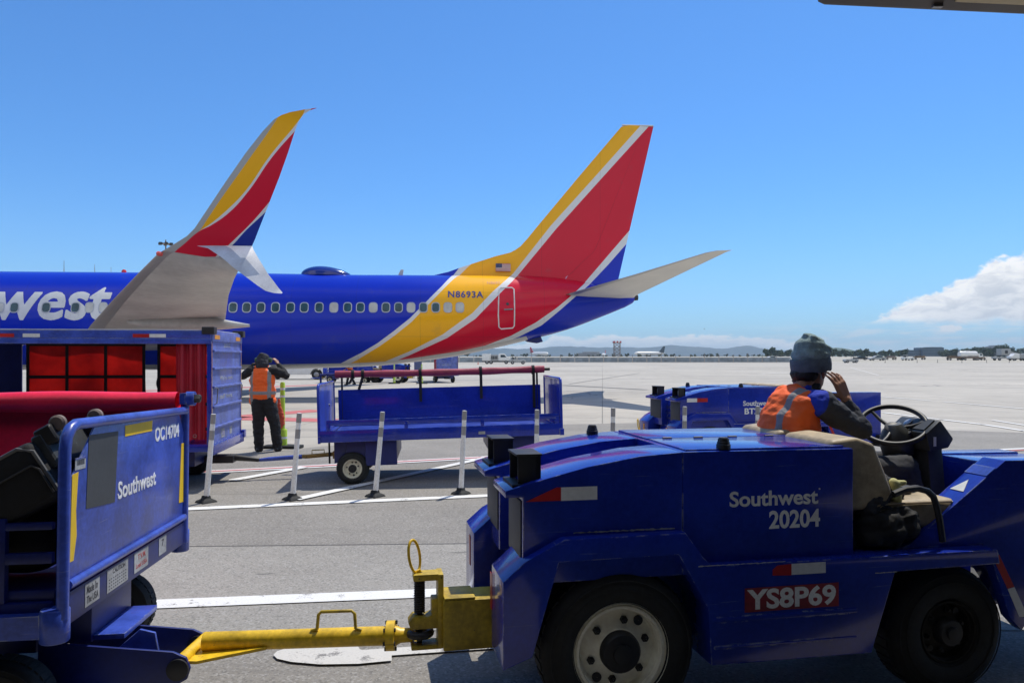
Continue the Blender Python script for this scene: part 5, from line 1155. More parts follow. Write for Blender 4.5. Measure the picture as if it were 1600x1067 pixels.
# ---- the driver, in the tractor's frame shifted to the seat
FT = Fr(.507, 3.33, 11); SU, SV, SZ = 1.40, .80, .985
def driver():
    t = thing('person', 'seated driver in orange vest and grey-green beanie, holding a hand to the face', 'person', FT.w(SU, SV, SZ), R(11))
    L = lambda u, v, z: (u-SU, v-SV, z-SZ)
    rsh, rel, rwr = L(1.40, .60, 1.455), L(1.655, .60, 1.30), L(1.575, .635, 1.475)
    lsh, lel, lwr = L(1.42, .99, 1.45), L(1.60, 1.04, 1.22), L(1.80, .97, 1.10)
    hc = Vector(L(1.455, .80, 1.655)); face = Vector((.82, .5, -.12)).normalized(); yaw = Matrix.Rotation(math.atan2(face.y, face.x), 3, 'Z')
    side = Vector((face.y, -face.x, 0)).normalized()           # the person's right
    at = lambda f_, s_, z_: tuple(hc+face*f_+side*s_+Vector((0, 0, z_)))
    body = [(tuple(hc+Vector((-.01, 0, .03))), (.102, .082, .105), yaw), (at(.02, 0, -.06), (.076, .066, .085), yaw), (at(.052, 0, -.105), (.036, .042, .034), yaw),
            (at(.100, 0, -.035), (.020, .014, .020), yaw), cap(at(.088, 0, .0), .012, at(.104, 0, -.035), .013),                     # nose
            (at(.088, .0, -.078), (.016, .028, .007), yaw), (at(.087, .0, -.09), (.015, .024, .007), yaw),                             # lips
            (at(.082, .030, .004), (.014, .016, .010), yaw), (at(.082, -.030, .004), (.014, .016, .010), yaw),                         # eyes
            (at(-.012, .083, -.035), (.018, .010, .032), yaw), (at(-.012, -.083, -.035), (.018, .010, .032), yaw),                     # ears
            cap(tuple(hc+Vector((-.03, 0, -.06))), .058, L(1.375, .79, 1.47), .064), cap(L(1.34, .78, 1.42), .11, L(1.36, .78, 1.10), .12),
            cap(L(1.34, .70, 1.45), .06, rsh, .05), cap(L(1.34, .88, 1.45), .06, lsh, .05),
            cap(rsh, .045, rel, .038), cap(rel, .036, rwr, .026), cap(lsh, .045, lel, .038), cap(lel, .036, lwr, .026),
            cap(L(1.38, .70, 1.0), .08, L(1.98, .67, 1.06), .05), cap(L(1.38, .87, 1.0), .08, L(1.98, .90, 1.06), .05), cap(L(1.98, .67, 1.06), .045, L(2.12, .68, .66), .035), cap(L(1.98, .90, 1.06), .045, L(2.12, .90, .66), .035)]
    tgt = Vector(L(1.50, .70, 1.665)); d = tgt-Vector(rwr)
    body += hand(rwr, (-.34, .14, .93), (-.22, .97, .05), (-.95, -.20, -.2), .42, 1.12, .13)
    body += hand(lwr, (.95, -.05, -.25), (0, -.2, -1), (.1, -1, 0), .6)
    b = blob('body', body, M['skin'], t, .0055, 5, .5)
    hair = blob('hair', [(tuple(hc+Vector((-.045, -.005, -.035))), (.075, .083, .055), yaw), (tuple(hc+Vector((-.055, 0, -.075))), (.045, .062, .03), yaw), (at(-.0, .079, -.02), (.03, .012, .035), yaw)], M['hair'], t, .006, 3, disp=fold(.004, 60))
    # beanie: crown with slack folds, turned-up cuff
    tl = Matrix.Rotation(R(-5), 3, 'Y')
    cr = [(tuple(hc+Vector((.0, 0, .075))), (.116, .106, .082), tl), (tuple(hc+Vector((-.005, 0, .125))), (.095, .088, .070), tl), (tuple(hc+Vector((-.012, 0, .168))), (.050, .048, .040), tl), (tuple(hc+Vector((-.035, -.01, .188))), (.022, .022, .020)),
          cap(tuple(hc+Vector((.03, -.06, .150))), .018, tuple(hc+Vector((-.02, -.05, .185))), .014), cap(tuple(hc+Vector((.075, -.055, .112))), .022, tuple(hc+Vector((.02, -.075, .137))), .016), cap(tuple(hc+Vector((.07, .03, .13))), .018, tuple(hc+Vector((.0, .0, .19))), .014)]
    bn = blob('beanie', cr, M['beanie'], t, .006, 4, .5, disp=fold(.004, 16))
    cf = MB(); rk = [(.112, -.044), (.117, -.036), (.120, -.005), (.119, .026), (.114, .036), (.104, .030), (.100, -.03), (.105, -.044)]
    cf.lathe(rk+[rk[0]], (0, 0, 0), (0, 0, 1), 56, caps=False); cf.xf(lambda p: tl @ Vector((p.x*1.0, p.y*.91, p.z+.004*math.sin(5*math.atan2(p.y, p.x))))+hc+Vector((0, 0, .022)))
    cf.build('beanie_cuff', pbr('dark_grey_knit_cuff', (.11, .14, .165), .95, var=.15, vscale=16, bump=.6, bscale=140), bn, smooth=80)
    # shirt: charcoal sleeves, blue yoke
    m, tt_, bb = mat_new('charcoal_and_blue_shirt'); tc = tt_.new('ShaderNodeTexCoord').outputs['Object']; sp = tt_.new('ShaderNodeSeparateXYZ'); tt_.l.new(tc, sp.inputs[0])
    kx = tt_.m('ADD', sp.outputs[0], tt_.m('MULTIPLY', sp.outputs[2], -.35)); nz = tt_.noise(tc, 12, 4, .6)
    tt_.l.new(tt_.mix(tt_.step(kx, -.182, -.177), (.012, .04, .42), tt_.mix(nz, (.032, .035, .045), (.06, .065, .078))), bb.inputs['Base Color']); bb.inputs['Roughness'].default_value = .9
    bn2 = tt_.new('ShaderNodeBump'); bn2.inputs['Strength'].default_value = .45; bn2.inputs['Distance'].default_value = .015; tt_.l.new(tt_.noise(tc, 26, 4, .6), bn2.inputs['Height']); tt_.l.new(bn2.outputs[0], bb.inputs['Normal'])
    sh = [cap(L(1.33, .78, 1.40), .135, L(1.36, .78, 1.05), .145), cap(L(1.345, .70, 1.445), .085, rsh, .078), cap(L(1.345, .88, 1.445), .085, lsh, .078),
          cap(rsh, .078, tuple((Vector(rsh)+Vector(rel))/2+Vector((-.005, 0, -.012))), .069), cap(tuple((Vector(rsh)+Vector(rel))/2+Vector((-.005, 0, -.012))), .069, rel, .054), cap(rel, .054, tuple(Vector(rel)*.15+Vector(rwr)*.85), .037),
          cap(lsh, .078, lel, .056), cap(lel, .056, tuple(Vector(lel)*.15+Vector(lwr)*.85), .040), cap(L(1.37, .79, 1.46), .085, L(1.40, .79, 1.515), .07)]
    blob('shirt', sh, m, t, .0085, 3, .5, disp=fold(.008, 12))
    # vest
    vm = vest_mat('orange_vest_seated', [(1, .648-SV, .690-SV), (1, .890-SV, .932-SV), (2, 1.13-SZ, 1.18-SZ)])
    vs = [(L(1.30, .78, 1.30), (.165, .225, .20)), (L(1.325, .78, 1.12), (.17, .225, .16)), (L(1.325, .78, 1.42), (.135, .205, .125)), (L(1.352, .665, 1.47), (.085, .052, .062)), (L(1.352, .90, 1.47), (.085, .052, .062)), cap(L(1.315, .70, 1.50), .05, L(1.315, .87, 1.50), .05), (L(1.335, .78, 1.50), (.075, .10, .06))]
    blob('safety_vest', vs, vm, t, .0085, 4, .5, disp=fold(.010, 8))
    blob('neck_gaiter', [cap(tuple(hc+Vector((.0, 0, -.115))), .062, L(1.405, .79, 1.49), .072)], M['black_cloth'], t, .008, 3, disp=fold(.006, 20))
    tr = [cap(L(1.37, .70, 1.0), .115, L(1.70, .68, 1.045), .095), cap(L(1.70, .68, 1.045), .095, L(1.99, .67, 1.065), .078), cap(L(1.99, .67, 1.065), .076, L(2.10, .68, .70), .058),
          cap(L(1.37, .87, 1.0), .115, L(1.70, .89, 1.045), .095), cap(L(1.70, .89, 1.045), .095, L(1.99, .90, 1.065), .078), cap(L(1.99, .90, 1.065), .076, L(2.10, .90, .70), .058), cap(L(1.34, .70, 1.03), .13, L(1.34, .87, 1.03), .13)]
    blob('trousers', tr, M['denim'], t, .012, 4, .5, disp=fold(.010, 9))
    for v in (.68, .90): blob('boot', [cap(L(2.10, v, .62), .06, L(2.11, v, .60), .055), (L(2.16, v, .575), (.13, .05, .045))], M['black'], t, .012, 4)
    # cuff marks on the forearm
    return t
driver()

# ---- the worker standing by the enclosed cart, seen from behind
def worker():
    o = G(418, 706); t = thing('person', 'standing worker seen from behind in orange vest and black hood, both hands at the head', 'person', o)
    hx = -.09
    rsh, rel, rwr = (.13, .0, 1.47), (.325, .06, 1.385), (.16, .10, 1.60)
    lsh, lel, lwr = (-.30, .0, 1.47), (-.47, .06, 1.37), (-.255, .10, 1.60)
    body = [((hx, .06, 1.66), (.075, .095, .115)), cap((hx, .03, 1.52), .055, (hx, .05, 1.60), .055), cap((hx, .0, 1.42), .13, (hx, .0, 1.0), .12), ((hx, .155, 1.645), (.015, .022, .02)),
            cap(rsh, .045, rel, .038), cap(rel, .036, rwr, .027), cap(lsh, .045, lel, .038), cap(lel, .036, lwr, .027),
            cap((-.155, 0, .95), .08, (-.155, .0, .5), .055), cap((-.155, 0, .5), .05, (-.155, .02, .09), .035), cap((.02, 0, .95), .08, (.12, .05, .5), .055), cap((.12, .05, .5), .05, (.155, .09, .09), .035)]
    body += hand(rwr, (-.55, .05, .75), (-.7, .3, -.3), (-.1, 1, 0), .7)+hand(lwr, (.55, .05, .75), (.7, .3, -.3), (.1, 1, 0), .7)
    blob('body', body, M['skin'], t, .0075, 3, .4)
    blob('hood', [((hx, .03, 1.675), (.115, .125, .125)), ((hx, -.02, 1.60), (.12, .11, .12)), cap((hx-.07, -.01, 1.52), .06, (hx+.07, -.01, 1.52), .06), ((hx-.01, -.02, 1.76), (.05, .06, .045))], M['charcoal'], t, .011, 5, disp=fold(.012, 12))
    for s in (-1, 1):
        e = MB(); e.lathe([(.045, -.02), (.05, 0), (.045, .03), (.02, .04), (.001, .04)], (hx+s*.118, .05, 1.665), (s, 0, 0), 16); e.build('ear_muff', pbr('green_black_ear_muff', (.03, .07, .03), .5, var=.3), t)
    sl = [cap(rsh, .085, rel, .065), cap(rel, .064, tuple(Vector(rel)*.12+Vector(rwr)*.88), .045), cap(lsh, .085, lel, .065), cap(lel, .064, tuple(Vector(lel)*.12+Vector(lwr)*.88), .045), cap((hx, 0, 1.42), .11, (hx, 0, 1.0), .12), cap(rsh, .085, lsh, .085)]
    blob('sweatshirt', sl, M['black_cloth'], t, .012, 3, disp=fold(.012, 12))
    vm = vest_mat('orange_vest_standing', [(0, hx-.195, hx-.135), (0, hx+.125, hx+.185), (2, 1.045, 1.105)])
    vs = [((hx, 0, 1.30), (.238, .155, .22)), ((hx, 0, 1.08), (.245, .165, .22)), ((hx, 0, 1.44), (.20, .145, .11)), cap((hx-.17, 0, 1.49), .06, (hx-.1, 0, 1.53), .05), cap((hx+.15, 0, 1.49), .06, (hx+.1, 0, 1.53), .05), cap((hx-.16, 0, .93), .09, (hx+.16, 0, .93), .09)]
    v = blob('safety_vest', vs, vm, t, .011, 4, disp=fold(.012, 7))
    tr = [cap((-.165, 0, .90), .13, (-.165, .0, .5), .10), cap((-.165, 0, .5), .098, (-.160, .02, .08), .085), cap((.03, 0, .90), .13, (.115, .05, .5), .10), cap((.115, .05, .5), .098, (.155, .09, .08), .085), cap((-.15, 0, .95), .13, (.0, 0, .95), .13)]
    blob('trousers', tr, M['black_cloth'], t, .012, 3, disp=fold(.014, 9))
    for x, y in ((-.16, .05), (.16, .12)): blob('boot', [((x, y, .05), (.052, .14, .05)), cap((x, y-.05, .10), .055, (x, y-.05, .05), .055)], M['black'], t, .012, 3)
    return t
worker()

# ---- lime post on a rubber foot beside the standing worker
def marker_stand(loc, label, rz=0):
    t = thing('marker_stand', label, 'marker post', loc, rz, 'lime marker posts')
    bs = MB(); bs.prism([(-.36, -.12), (.36, -.16), (.38, .10), (.0, .20), (-.34, .14)], 'z', .0, .06); bs.build('rubber_foot', M['rubber'], t, bevel=.02)
    MB().lathe([(.085, .06), (.085, .34), (.075, .36), (.001, .36)], (0, 0, 0), (0, 0, 1), 20).build('lower_sleeve', M['lime'], t)
    MB().lathe([(.045, .36), (.045, 1.22), (.03, 1.25), (.001, 1.25)], (0, 0, 0), (0, 0, 1), 16).build('pole', M['lime'], t)
    for z in (.20, .98, 1.12): MB().lathe([(.088 if z < .4 else .048, z-.02), (.088 if z < .4 else .048, z+.02)], (0, 0, 0), (0, 0, 1), 20, caps=False).build('reflective_band', M['wtape'], t)
    return t
ms = marker_stand(G(441.5, 700), 'lime marker post on black rubber foot beside the standing worker')
po = thing('hanging_pouch', 'red orange pouch hanging on the lime marker post beside the standing worker', 'pouch', G(440.5, 700)+Vector((.0, -.12, .40)))
blob('pouch', [((0, 0, .18), (.085, .06, .20)), ((0, 0, .10), (.09, .065, .12)), cap((0, 0, .30), .05, (-.02, 0, .52), .025)], M['pouch'], po, .012, 4, disp=fold(.012, 14))
MB().lathe([(.02, 0), (.03, .02), (.03, .06), (.001, .07)], (-.09, -.01, .42), (0, 0, 1), 12).build('clip', M['wtape'], po)

# ---- loose things on the passenger seat
fj = lambda px, py, v: Vector(FT.onv(px, py, v))
jk = thing('jacket', 'charcoal fleece jacket heaped against the passenger seat of the foreground tractor', 'jacket', FT.w(1.45, .2, .9), R(11))
J = lambda px, py, v: tuple(fj(px, py, v)-Vector((1.45, .2, .9)))
blob('body', [cap(J(1388, 762, .2), .05, J(1362, 785, .18), .07), cap(J(1396, 772, .22), .045, J(1375, 800, .2), .075), cap(J(1356, 790, .16), .055, J(1350, 812, .15), .045), cap(J(1372, 800, .2), .08, J(1385, 822, .2), .06), cap(J(1382, 752, .25), .04, J(1372, 765, .25), .045)], M['charcoal'], jk, .008, 3, disp=fold(.020, 15))
bg = thing('backpack', 'black bag under the charcoal jacket beside the tan passenger seat cushion', 'bag', FT.w(1.45, .15, .76), R(11))
blob('body', [((0, 0, .09), (.15, .09, .11)), ((.10, 0, .11), (.09, .09, .10)), ((-.10, 0, .08), (.08, .08, .09))], M['bag'], bg, .010, 4, disp=fold(.02, 10))
gl = thing('glove', 'pale yellow work glove tucked by the jacket on the passenger seat', 'glove', FT.w(1.525, .17, 1.0), R(11))
blob('glove', [cap((0, 0, .0), .032, (-.01, 0, .07), .03), cap((-.015, 0, .07), .02, (.045, -.01, .075), .014), cap((.01, 0, -.02), .026, (-.02, 0, -.06), .02), cap((.02, 0, .02), .018, (.0, -.02, -.05), .016)], pbr('pale_yellow_glove', (.52, .50, .22), .8, var=.15, bump=.3), gl, .006, 3)
rdv = thing('radio', 'small black handheld radio lying on the tan passenger seat cushion', 'radio', FT.w(1.66, .32, .986), R(20))
MB().box(-.07, .07, -.03, .03, 0, .045).build('case', M['black'], rdv, bevel=.008); MB().tube([(.06, 0, .03), (.14, .01, .03)], .008, 8).build('antenna', M['black'], rdv)

# ================================================================ FLEXIBLE POSTS ALONG THE ROAD
def post(loc, lean, label):
    t = thing('delineator_post', label, 'post', loc, R(8), 'white flexible posts along the road')
    ft = MB(); ft.lathe([(.13, .0), (.13, .012), (.11, .03), (.06, .05), (.05, .085), (.001, .085)], (0, 0, 0), (0, 0, 1), 4); ft.build('rubber_foot', M['rubber'], t, bevel=.008)
    s = math.tan(R(lean)); pl = MB(); pl.lathe([(.033, .05), (.030, .5), (.028, 1.03), (.026, 1.05), (.001, 1.05)], (0, 0, 0), (s, 0, 1), 16); pl.build('tube', M['post'], t)
    for z in (.99, .80):
        b = MB(); b.lathe([(.0305, z-.055), (.0305, z+.055)], (0, 0, 0), (s, 0, 1), 16, caps=False); b.build('reflective_band', M['stripe_grey'], t)
    return t
pp = [((322, 785), 4.6, 'white post in front of the enclosed cart, farthest left of the row'), ((457, 781), 4.4, 'white post below the standing worker, between the two carts'), ((586, 776), 5.0, 'white post in front of the open cart, right of its front wheel'), ((720, 772), 2.6, 'white post in front of the middle of the open cart')]
first = None
def put_post(loc, lean, label):
    p = post(loc, lean, label); return p
for px, ln, lb in pp: put_post(G(*px), ln, lb)
for px, py, Y, lb in ((837, 641, 9.40, 'white post in front of the open cart, by its right end panel'), (956, 640, 9.75, 'white post standing alone between the open cart and the far tractor'), (1068, 634, 10.0, 'white post in front of the far tractor, by its lamp boxes'), (1182, 630, 10.1, 'white post in front of the far tractor lettering, beside the driver')):
    p = P(px, py, Y); put_post((p.x, p.y, 0), 1.0, lb)

# ================================================================ UNDER AND BEYOND THE JET
def simple_wheels(t, spots, r, w):
    for u, v in spots:
        o = MB(); o.lathe([(r*.55, 0), (r*.95, 0), (r, w*.2), (r, w*.8), (r*.95, w), (r*.55, w)], (u, v-w/2, r), (0, 1, 0), 20); wo = o.build('wheel', M['rubber'], t)
        q = MB(); q.lathe([(.001, -.01), (r*.5, -.005), (r*.56, .01), (r*.56, w-.01), (r*.5, w+.005), (.001, w+.01)], (u, v-w/2, r), (0, 1, 0), 16); q.build('rim', M['steel'], wo)
def pickup(loc, rz, label):
    t = thing('pickup_truck', label, 'pickup truck', loc, rz)
    b = MB(); arch = lambda c: [(c+.46*math.cos(a), .38+.46*math.sin(a)) for a in [math.pi*(1-i/8) for i in range(9)]]
    side = [(-2.75, .42)]+arch(-1.65)+arch(1.75)+[(2.75, .45), (2.78, .75), (2.6, 1.02), (1.15, 1.10), (-.75, 1.12), (-2.75, 1.12)]
    b.prism(side, 'y', -.95, .95); b.build('body', M['white_paint'], t, bevel=.04)
    c = MB(); c.prism([(-.75, 1.1205), (-.62, 1.80), (.45, 1.82), (1.15, 1.1005)], 'y', -.85, .85); cb = c.build('cab', M['white_paint'], t, bevel=.05)
    for s in (-1, 1): MB().prism([(-.60, 1.18), (-.50, 1.70), (.40, 1.72), (.88, 1.18)], 'y', s*.862-.006, s*.862+.006).build('window', M['glass'], cb)
    MB().prism([(-.8, .64), (.8, .64), (.8, .70), (-.8, .70)], 'x', -2.80, -2.76).build('rear_bumper', M['black'], t)
    for s in (-1, 1): MB().box(-2.765, -2.75, s*.82-.06, s*.82+.06, .80, 1.05).build('tail_lamp', M['rtape'], t)
    simple_wheels(t, [(x, y) for x in (-1.65, 1.75) for y in (-.84, .84)], .38, .25); return t
pk = pickup(Vector((-16.75, 57.5, 0)), R(183), 'white pickup truck under the jet, behind the standing worker')
c = copy_tree(cart2); p = G(505, 598); c.location = p; c.rotation_euler = (0, 0, R(3)); tag(c, 'small far blue baggage cart seen under the jet belly, next to the white pickup')
c = copy_tree(cart3); c.location = (-5.05, 49, 0); c.rotation_euler = (0, 0, R(-64)); tag(c, 'far enclosed baggage cart under the jet tail with blue end facing the viewer')
c = copy_tree(tractor2); c.location = (-7.4, 50.5, 0); c.rotation_euler = (0, 0, R(168)); tag(c, 'far blue baggage tractor under the jet, left of the far enclosed cart')
for ch in list(c.children):
    if ch.name.startswith('lettering'): bpy.data.objects.remove(ch)
for px, lb in ((616, 'far lime marker post under the jet, left one of the pair'), (659, 'far lime marker post under the jet, beside the far enclosed cart')):
    c = copy_tree(ms); c.location = G(px, 599.5); tag(c, lb)
def walker(loc, rz, label):
    t = thing('person', label, 'person', loc, rz)
    b = [((0, 0, 1.62), (.085, .075, .115)), cap((0, 0, 1.45), .05, (0, 0, 1.55), .05), ((.088, 0, 1.60), (.02, .014, .02)), cap((0, -.19, 1.40), .045, (-.08, -.24, 1.12), .038), cap((-.08, -.24, 1.12), .036, (.06, -.24, .90), .028), cap((0, .19, 1.40), .045, (.10, .24, 1.12), .038), cap((.10, .24, 1.12), .036, (.28, .22, .95), .028), cap((0, 0, 1.35), .12, (0, 0, 1.0), .11), cap((0, -.09, .92), .08, (.14, -.09, .5), .055), cap((.14, -.09, .5), .05, (.22, -.09, .08), .035), cap((0, .09, .92), .08, (-.08, .09, .5), .055), cap((-.08, .09, .5), .05, (-.30, .09, .12), .035)]
    b += hand((.06, -.24, .90), (.5, 0, -.85), (0, 1, 0), (1, 0, .3), .6)+hand((.28, .22, .95), (.8, 0, -.5), (0, -1, 0), (.5, 0, .8), .6)
    blob('body', b, M['skin'], t, .012, 3)
    blob('safety_vest', [((0, 0, 1.25), (.16, .215, .24)), ((0, 0, 1.05), (.17, .22, .16)), cap((0, -.15, 1.42), .06, (0, .15, 1.42), .06)], vest_mat('orange_vest_walking', [(2, 1.06, 1.12)]), t, .016, 3)
    blob('trousers', [cap((0, -.08, .95), .12, (.14, -.09, .5), .09), cap((.14, -.09, .5), .085, (.22, -.09, .10), .07), cap((0, .08, .95), .12, (-.08, .09, .5), .09), cap((-.08, .09, .5), .085, (-.30, .09, .14), .07)], M['black_cloth'], t, .016, 3)
    blob('boot', [((.27, -.09, .05), (.14, .05, .05))], M['black'], t, .016, 2); blob('boot', [((-.27, .09, .09), (.14, .05, .05))], M['black'], t, .016, 2)
    blob('cap', [((0, 0, 1.68), (.098, .085, .06)), ((.10, 0, 1.665), (.05, .06, .012))], M['black_cloth'], t, .012, 2)
walker(G(547, 602), R(180), 'far worker in orange vest walking under the jet belly')

# ---- white service truck and towing tractor on the open apron
def service_truck(loc, rz, label):
    t = thing('service_truck', label, 'truck', loc, rz)
    MB().box(-3.6, 3.5, -1.1, 1.1, .55, .80).build('chassis', M['dsteel'], t)
    MB().box(-3.6, -1.5, -1.2, 1.2, .801, 2.55).build('cargo_box', M['white_paint'], t, bevel=.03)
    b = MB(); b.box(-1.42, .35, -1.15, 1.15, .801, 2.35); b.build('equipment_cabinet', M['grey_paint'], t, bevel=.03)
    for i in range(4): MB().box(-1.3+i*.4, -1.0+i*.4, -1.165, -1.151, 1.2, 2.0).build('cabinet_vent', M['black'], t)
    c = MB(); c.prism([(.45, .80), (.45, 2.45), (2.1, 2.5), (2.75, 1.75), (3.5, 1.6), (3.55, .80)], 'y', -1.1, 1.1); cb = c.build('cab', M['white_paint'], t, bevel=.05)
    MB().prism([(1.0, 1.65), (1.0, 2.3), (1.95, 2.3), (2.45, 1.72)], 'y', -1.115, -1.101).build('window', M['glass'], cb)
    MB().box(.6, 2.0, -.5, .5, 2.5, 2.62).build('light_bar', M['white_paint'], cb, bevel=.03)
    simple_wheels(t, [(x, y) for x in (-2.4, -1.4, 2.4) for y in (-1.0, 1.0)], .45, .28); return t
p = P(776, 569, 185); service_truck((p.x, p.y, 0), 0, 'white service truck with a square box parked on the open apron')
def pushback(loc, rz, label, col='grey_paint'):
    t = thing('aircraft_tug', label, 'tug', loc, rz)
    b = MB(); b.prism([(-2.0, .35), (-2.0, 1.15), (-.4, 1.25), (-.4, 1.1), (1.6, 1.15), (2.0, .95), (2.0, .35)], 'y', -.9, .9); b.build('body', M[col], t, bevel=.05)
    c = MB(); c.box(-1.35, -.5, -.8, .8, 1.86, 1.95)
    c.build('canopy', M[col], t, bevel=.03)
    for x in (-1.3, -.55):
        for y in (-.75, .75): MB().tube([(x, y, 1.15), (x, y, 1.88)], .04, 8).build('canopy_post', M['black'], t)
    s = MB(); s.box(-1.3, -.85, -.5, .5, 1.2, 1.62); s.build('seat', M['black'], t, bevel=.05)
    simple_wheels(t, [(x, y) for x in (-1.3, 1.25) for y in (-.8, .8)], .42, .26); return t
p = P(809, 569.5, 180); pushback((p.x, p.y, 0), R(2), 'grey aircraft tug parked in front of the white service truck', 'grey_paint')
p = P(1329, 567, 220); pushback((p.x, p.y, 0), R(180), 'small grey tug at the apron edge just right of the driver')
c_ = thing('traffic_cone', 'small dark cone standing on the apron left of the white service truck', 'cone', G(747, 569.5)); MB().lathe([(.2, 0), (.2, .05), (.12, .06), (.03, .75), (.001, .76)], (0, 0, 0), (0, 0, 1), 12).build('cone', M['pouch'], c_)

# ---- perimeter fence
fence = thing('perimeter_fence', 'long grey slatted perimeter fence along the far edge of the apron', 'fence', (0, 236, 0))
x0, x1 = P(560, 560, 236).x, P(1236, 560, 236).x
FM = pbr('grey_blue_slats', (.20, .235, .27), .6, var=.25, vscale=.6, fine=4)
n = 30
for i in range(n):
    a, b = x0+(x1-x0)*i/n, x0+(x1-x0)*(i+1)/n; MB().box(a+.12, b-.12, -.03, .03, .10, 1.62).build('panel', FM, fence)
    MB().box(a-.06, a+.06, -.08, .08, 0, 2.5+(.5 if i % 3 == 0 else 0)).build('fence_post', M['lattice'], fence)
for z in (1.9, 2.2): MB().box(x0, x1, -.02, .02, z, z+.05).build('top_wire', M['lattice'], fence)

# ---- far jets
def far_jet(loc, rz, label, tail, Lh=32):
    t = thing('parked_jet', label, 'airplane', loc, rz, 'jets parked beyond the apron'); s = Lh/34
    f = MB(); f.lathe([(.05, -17*s), (.8*s, -16.2*s), (1.5*s, -15*s), (1.9*s, -12.5*s), (1.9*s, 6*s), (1.5*s, 10*s), (.9*s, 14*s), (.3*s, 17*s), (.001, 17.1*s)], (0, 0, 3.2*s), (1, 0, .0), 20); f.build('fuselage', M['white_paint'], t, smooth=60)
    for k in (-1, 1):
        w = MB(); w.prism([(-4*s, k*1.5*s), (2*s, k*1.5*s), (6.5*s, k*16*s), (5*s, k*16*s)], 'z', 2.4*s, 2.75*s); w.build('wing', M['grey_paint'], t)
        e = MB(); e.lathe([(.6, -1.6), (.9, -1.2), (.9, .8), (.5, 1.8)], (-2.4*s, k*5*s, 1.5*s), (1, 0, 0), 14); e.build('engine', M['grey_paint'], t)
        h = MB(); h.prism([(12.5*s, k*.5*s), (15.8*s, k*.5*s), (17*s, k*6*s), (15.8*s, k*6*s)], 'z', 4.0*s, 4.2*s); h.build('tailplane', M['grey_paint'], t)
        MB().tube([(0, k*2.4*s, 0), (0, k*2.4*s, 2.4*s)], .35, 8).build('main_gear', M['dsteel'], t)
    MB().tube([(-13*s, 0, 0), (-13*s, 0, 2*s)], .3, 8).build('nose_gear', M['dsteel'], t)
    v = MB(); v.prism([(10*s, 4.6*s), (15*s, 10.6*s), (17*s, 10.6*s), (15.8*s, 4.0*s)], 'y', -.16, .16); v.build('tail_fin', tail, t)
    return t
TR = pbr('red_tail', (.38, .03, .05), .5); TD = pbr('dark_tail', (.03, .05, .07), .5)
p = P(842, 558, 760); far_jet((p.x, p.y, field_z(760)), R(124), 'distant white jet with red tail, left of the far terminal buildings', TR)
p = P(1015, 557, 800); far_jet((p.x, p.y, field_z(800)), R(12), 'distant white jet with dark tail, right of the lattice tower', TD, 36)
p = P(944, 557, 820); far_jet((p.x, p.y, field_z(820)), R(75), 'distant jet with red tail just left of the lattice tower', TR, 24)

# ---- lattice tower
Y = 640; p = P(964, 557, Y); t = thing('lattice_tower', 'rusty lattice tower with a red and white topped platform beyond the apron', 'tower', (p.x, p.y, field_z(Y)))
hw = 2.6; zt = P(964, 536, Y).z-field_z(Y)
lg = MB()
for x in (-hw, hw):
    for y in (-hw, hw): lg.tube([(x, y, 0), (x, y, zt)], .22, 6)
for k in range(4):
    a, b = zt*k/4, zt*(k+1)/4
    for y in (-hw, hw): lg.tube([(-hw, y, a), (hw, y, b)], .14, 5); lg.tube([(hw, y, a), (-hw, y, b)], .14, 5); lg.tube([(-hw, y, b), (hw, y, b)], .14, 5)
    for x in (-hw, hw): lg.tube([(x, -hw, a), (x, hw, b)], .14, 5); lg.tube([(x, -hw, b), (x, hw, b)], .14, 5)
lg.build('frame', M['lattice'], t)
for i in range(5): MB().box(-3.4+i*1.36, -3.4+(i+1)*1.36, -3.2, 3.2, zt+.3, zt+1.7).build('platform_panel', M['rtape'] if i % 2 == 0 else M['wtape'], t)
MB().box(-3.5, 3.5, -3.3, 3.3, zt, zt+.3).build('platform', M['lattice'], t)
# ---- masts
for px, py, Y, lb, r in ((100, 407, 190, 'tall thin whip mast rising behind the jet, left of the lettering end', .12), (148, 413, 190, 'shorter thin whip mast rising behind the jet above the last lettering', .11), (173.5, 417, 190, 'shortest thin mast rising behind the jet, just left of the red beacon', .09)):
    p = P(px, py, Y); t = thing('antenna_mast', lb, 'mast', (p.x, Y, 0)); MB().tube([(0, 0, 0), (0, 0, p.z*.9), (0, 0, p.z)], [r, r*.7, r*.35], 6).build('mast', M['lattice'], t)
Y = 150; p = P(259, 375, Y); t = thing('floodlight_mast', 'tall floodlight mast seen above the wing leading edge', 'light mast', (p.x, Y, 0))
MB().tube([(0, 0, 0), (0, 0, p.z)], [.35, .12], 10).build('mast', M['lattice'], t)
MB().tube([(0, 0, p.z-.9), (0, 0, p.z-.7)], 1.0, 14).build('lamp_ring', M['lattice'], t)
for i in range(6):
    a = 2*math.pi*i/6; m_ = Matrix.Translation((1.05*math.cos(a), 1.05*math.sin(a), p.z-.8)) @ Matrix.Rotation(a, 4, 'Z'); MB().box(-.1, .35, -.28, .28, -.22, .2, 0, m_).build('floodlight', M['dsteel'], t)

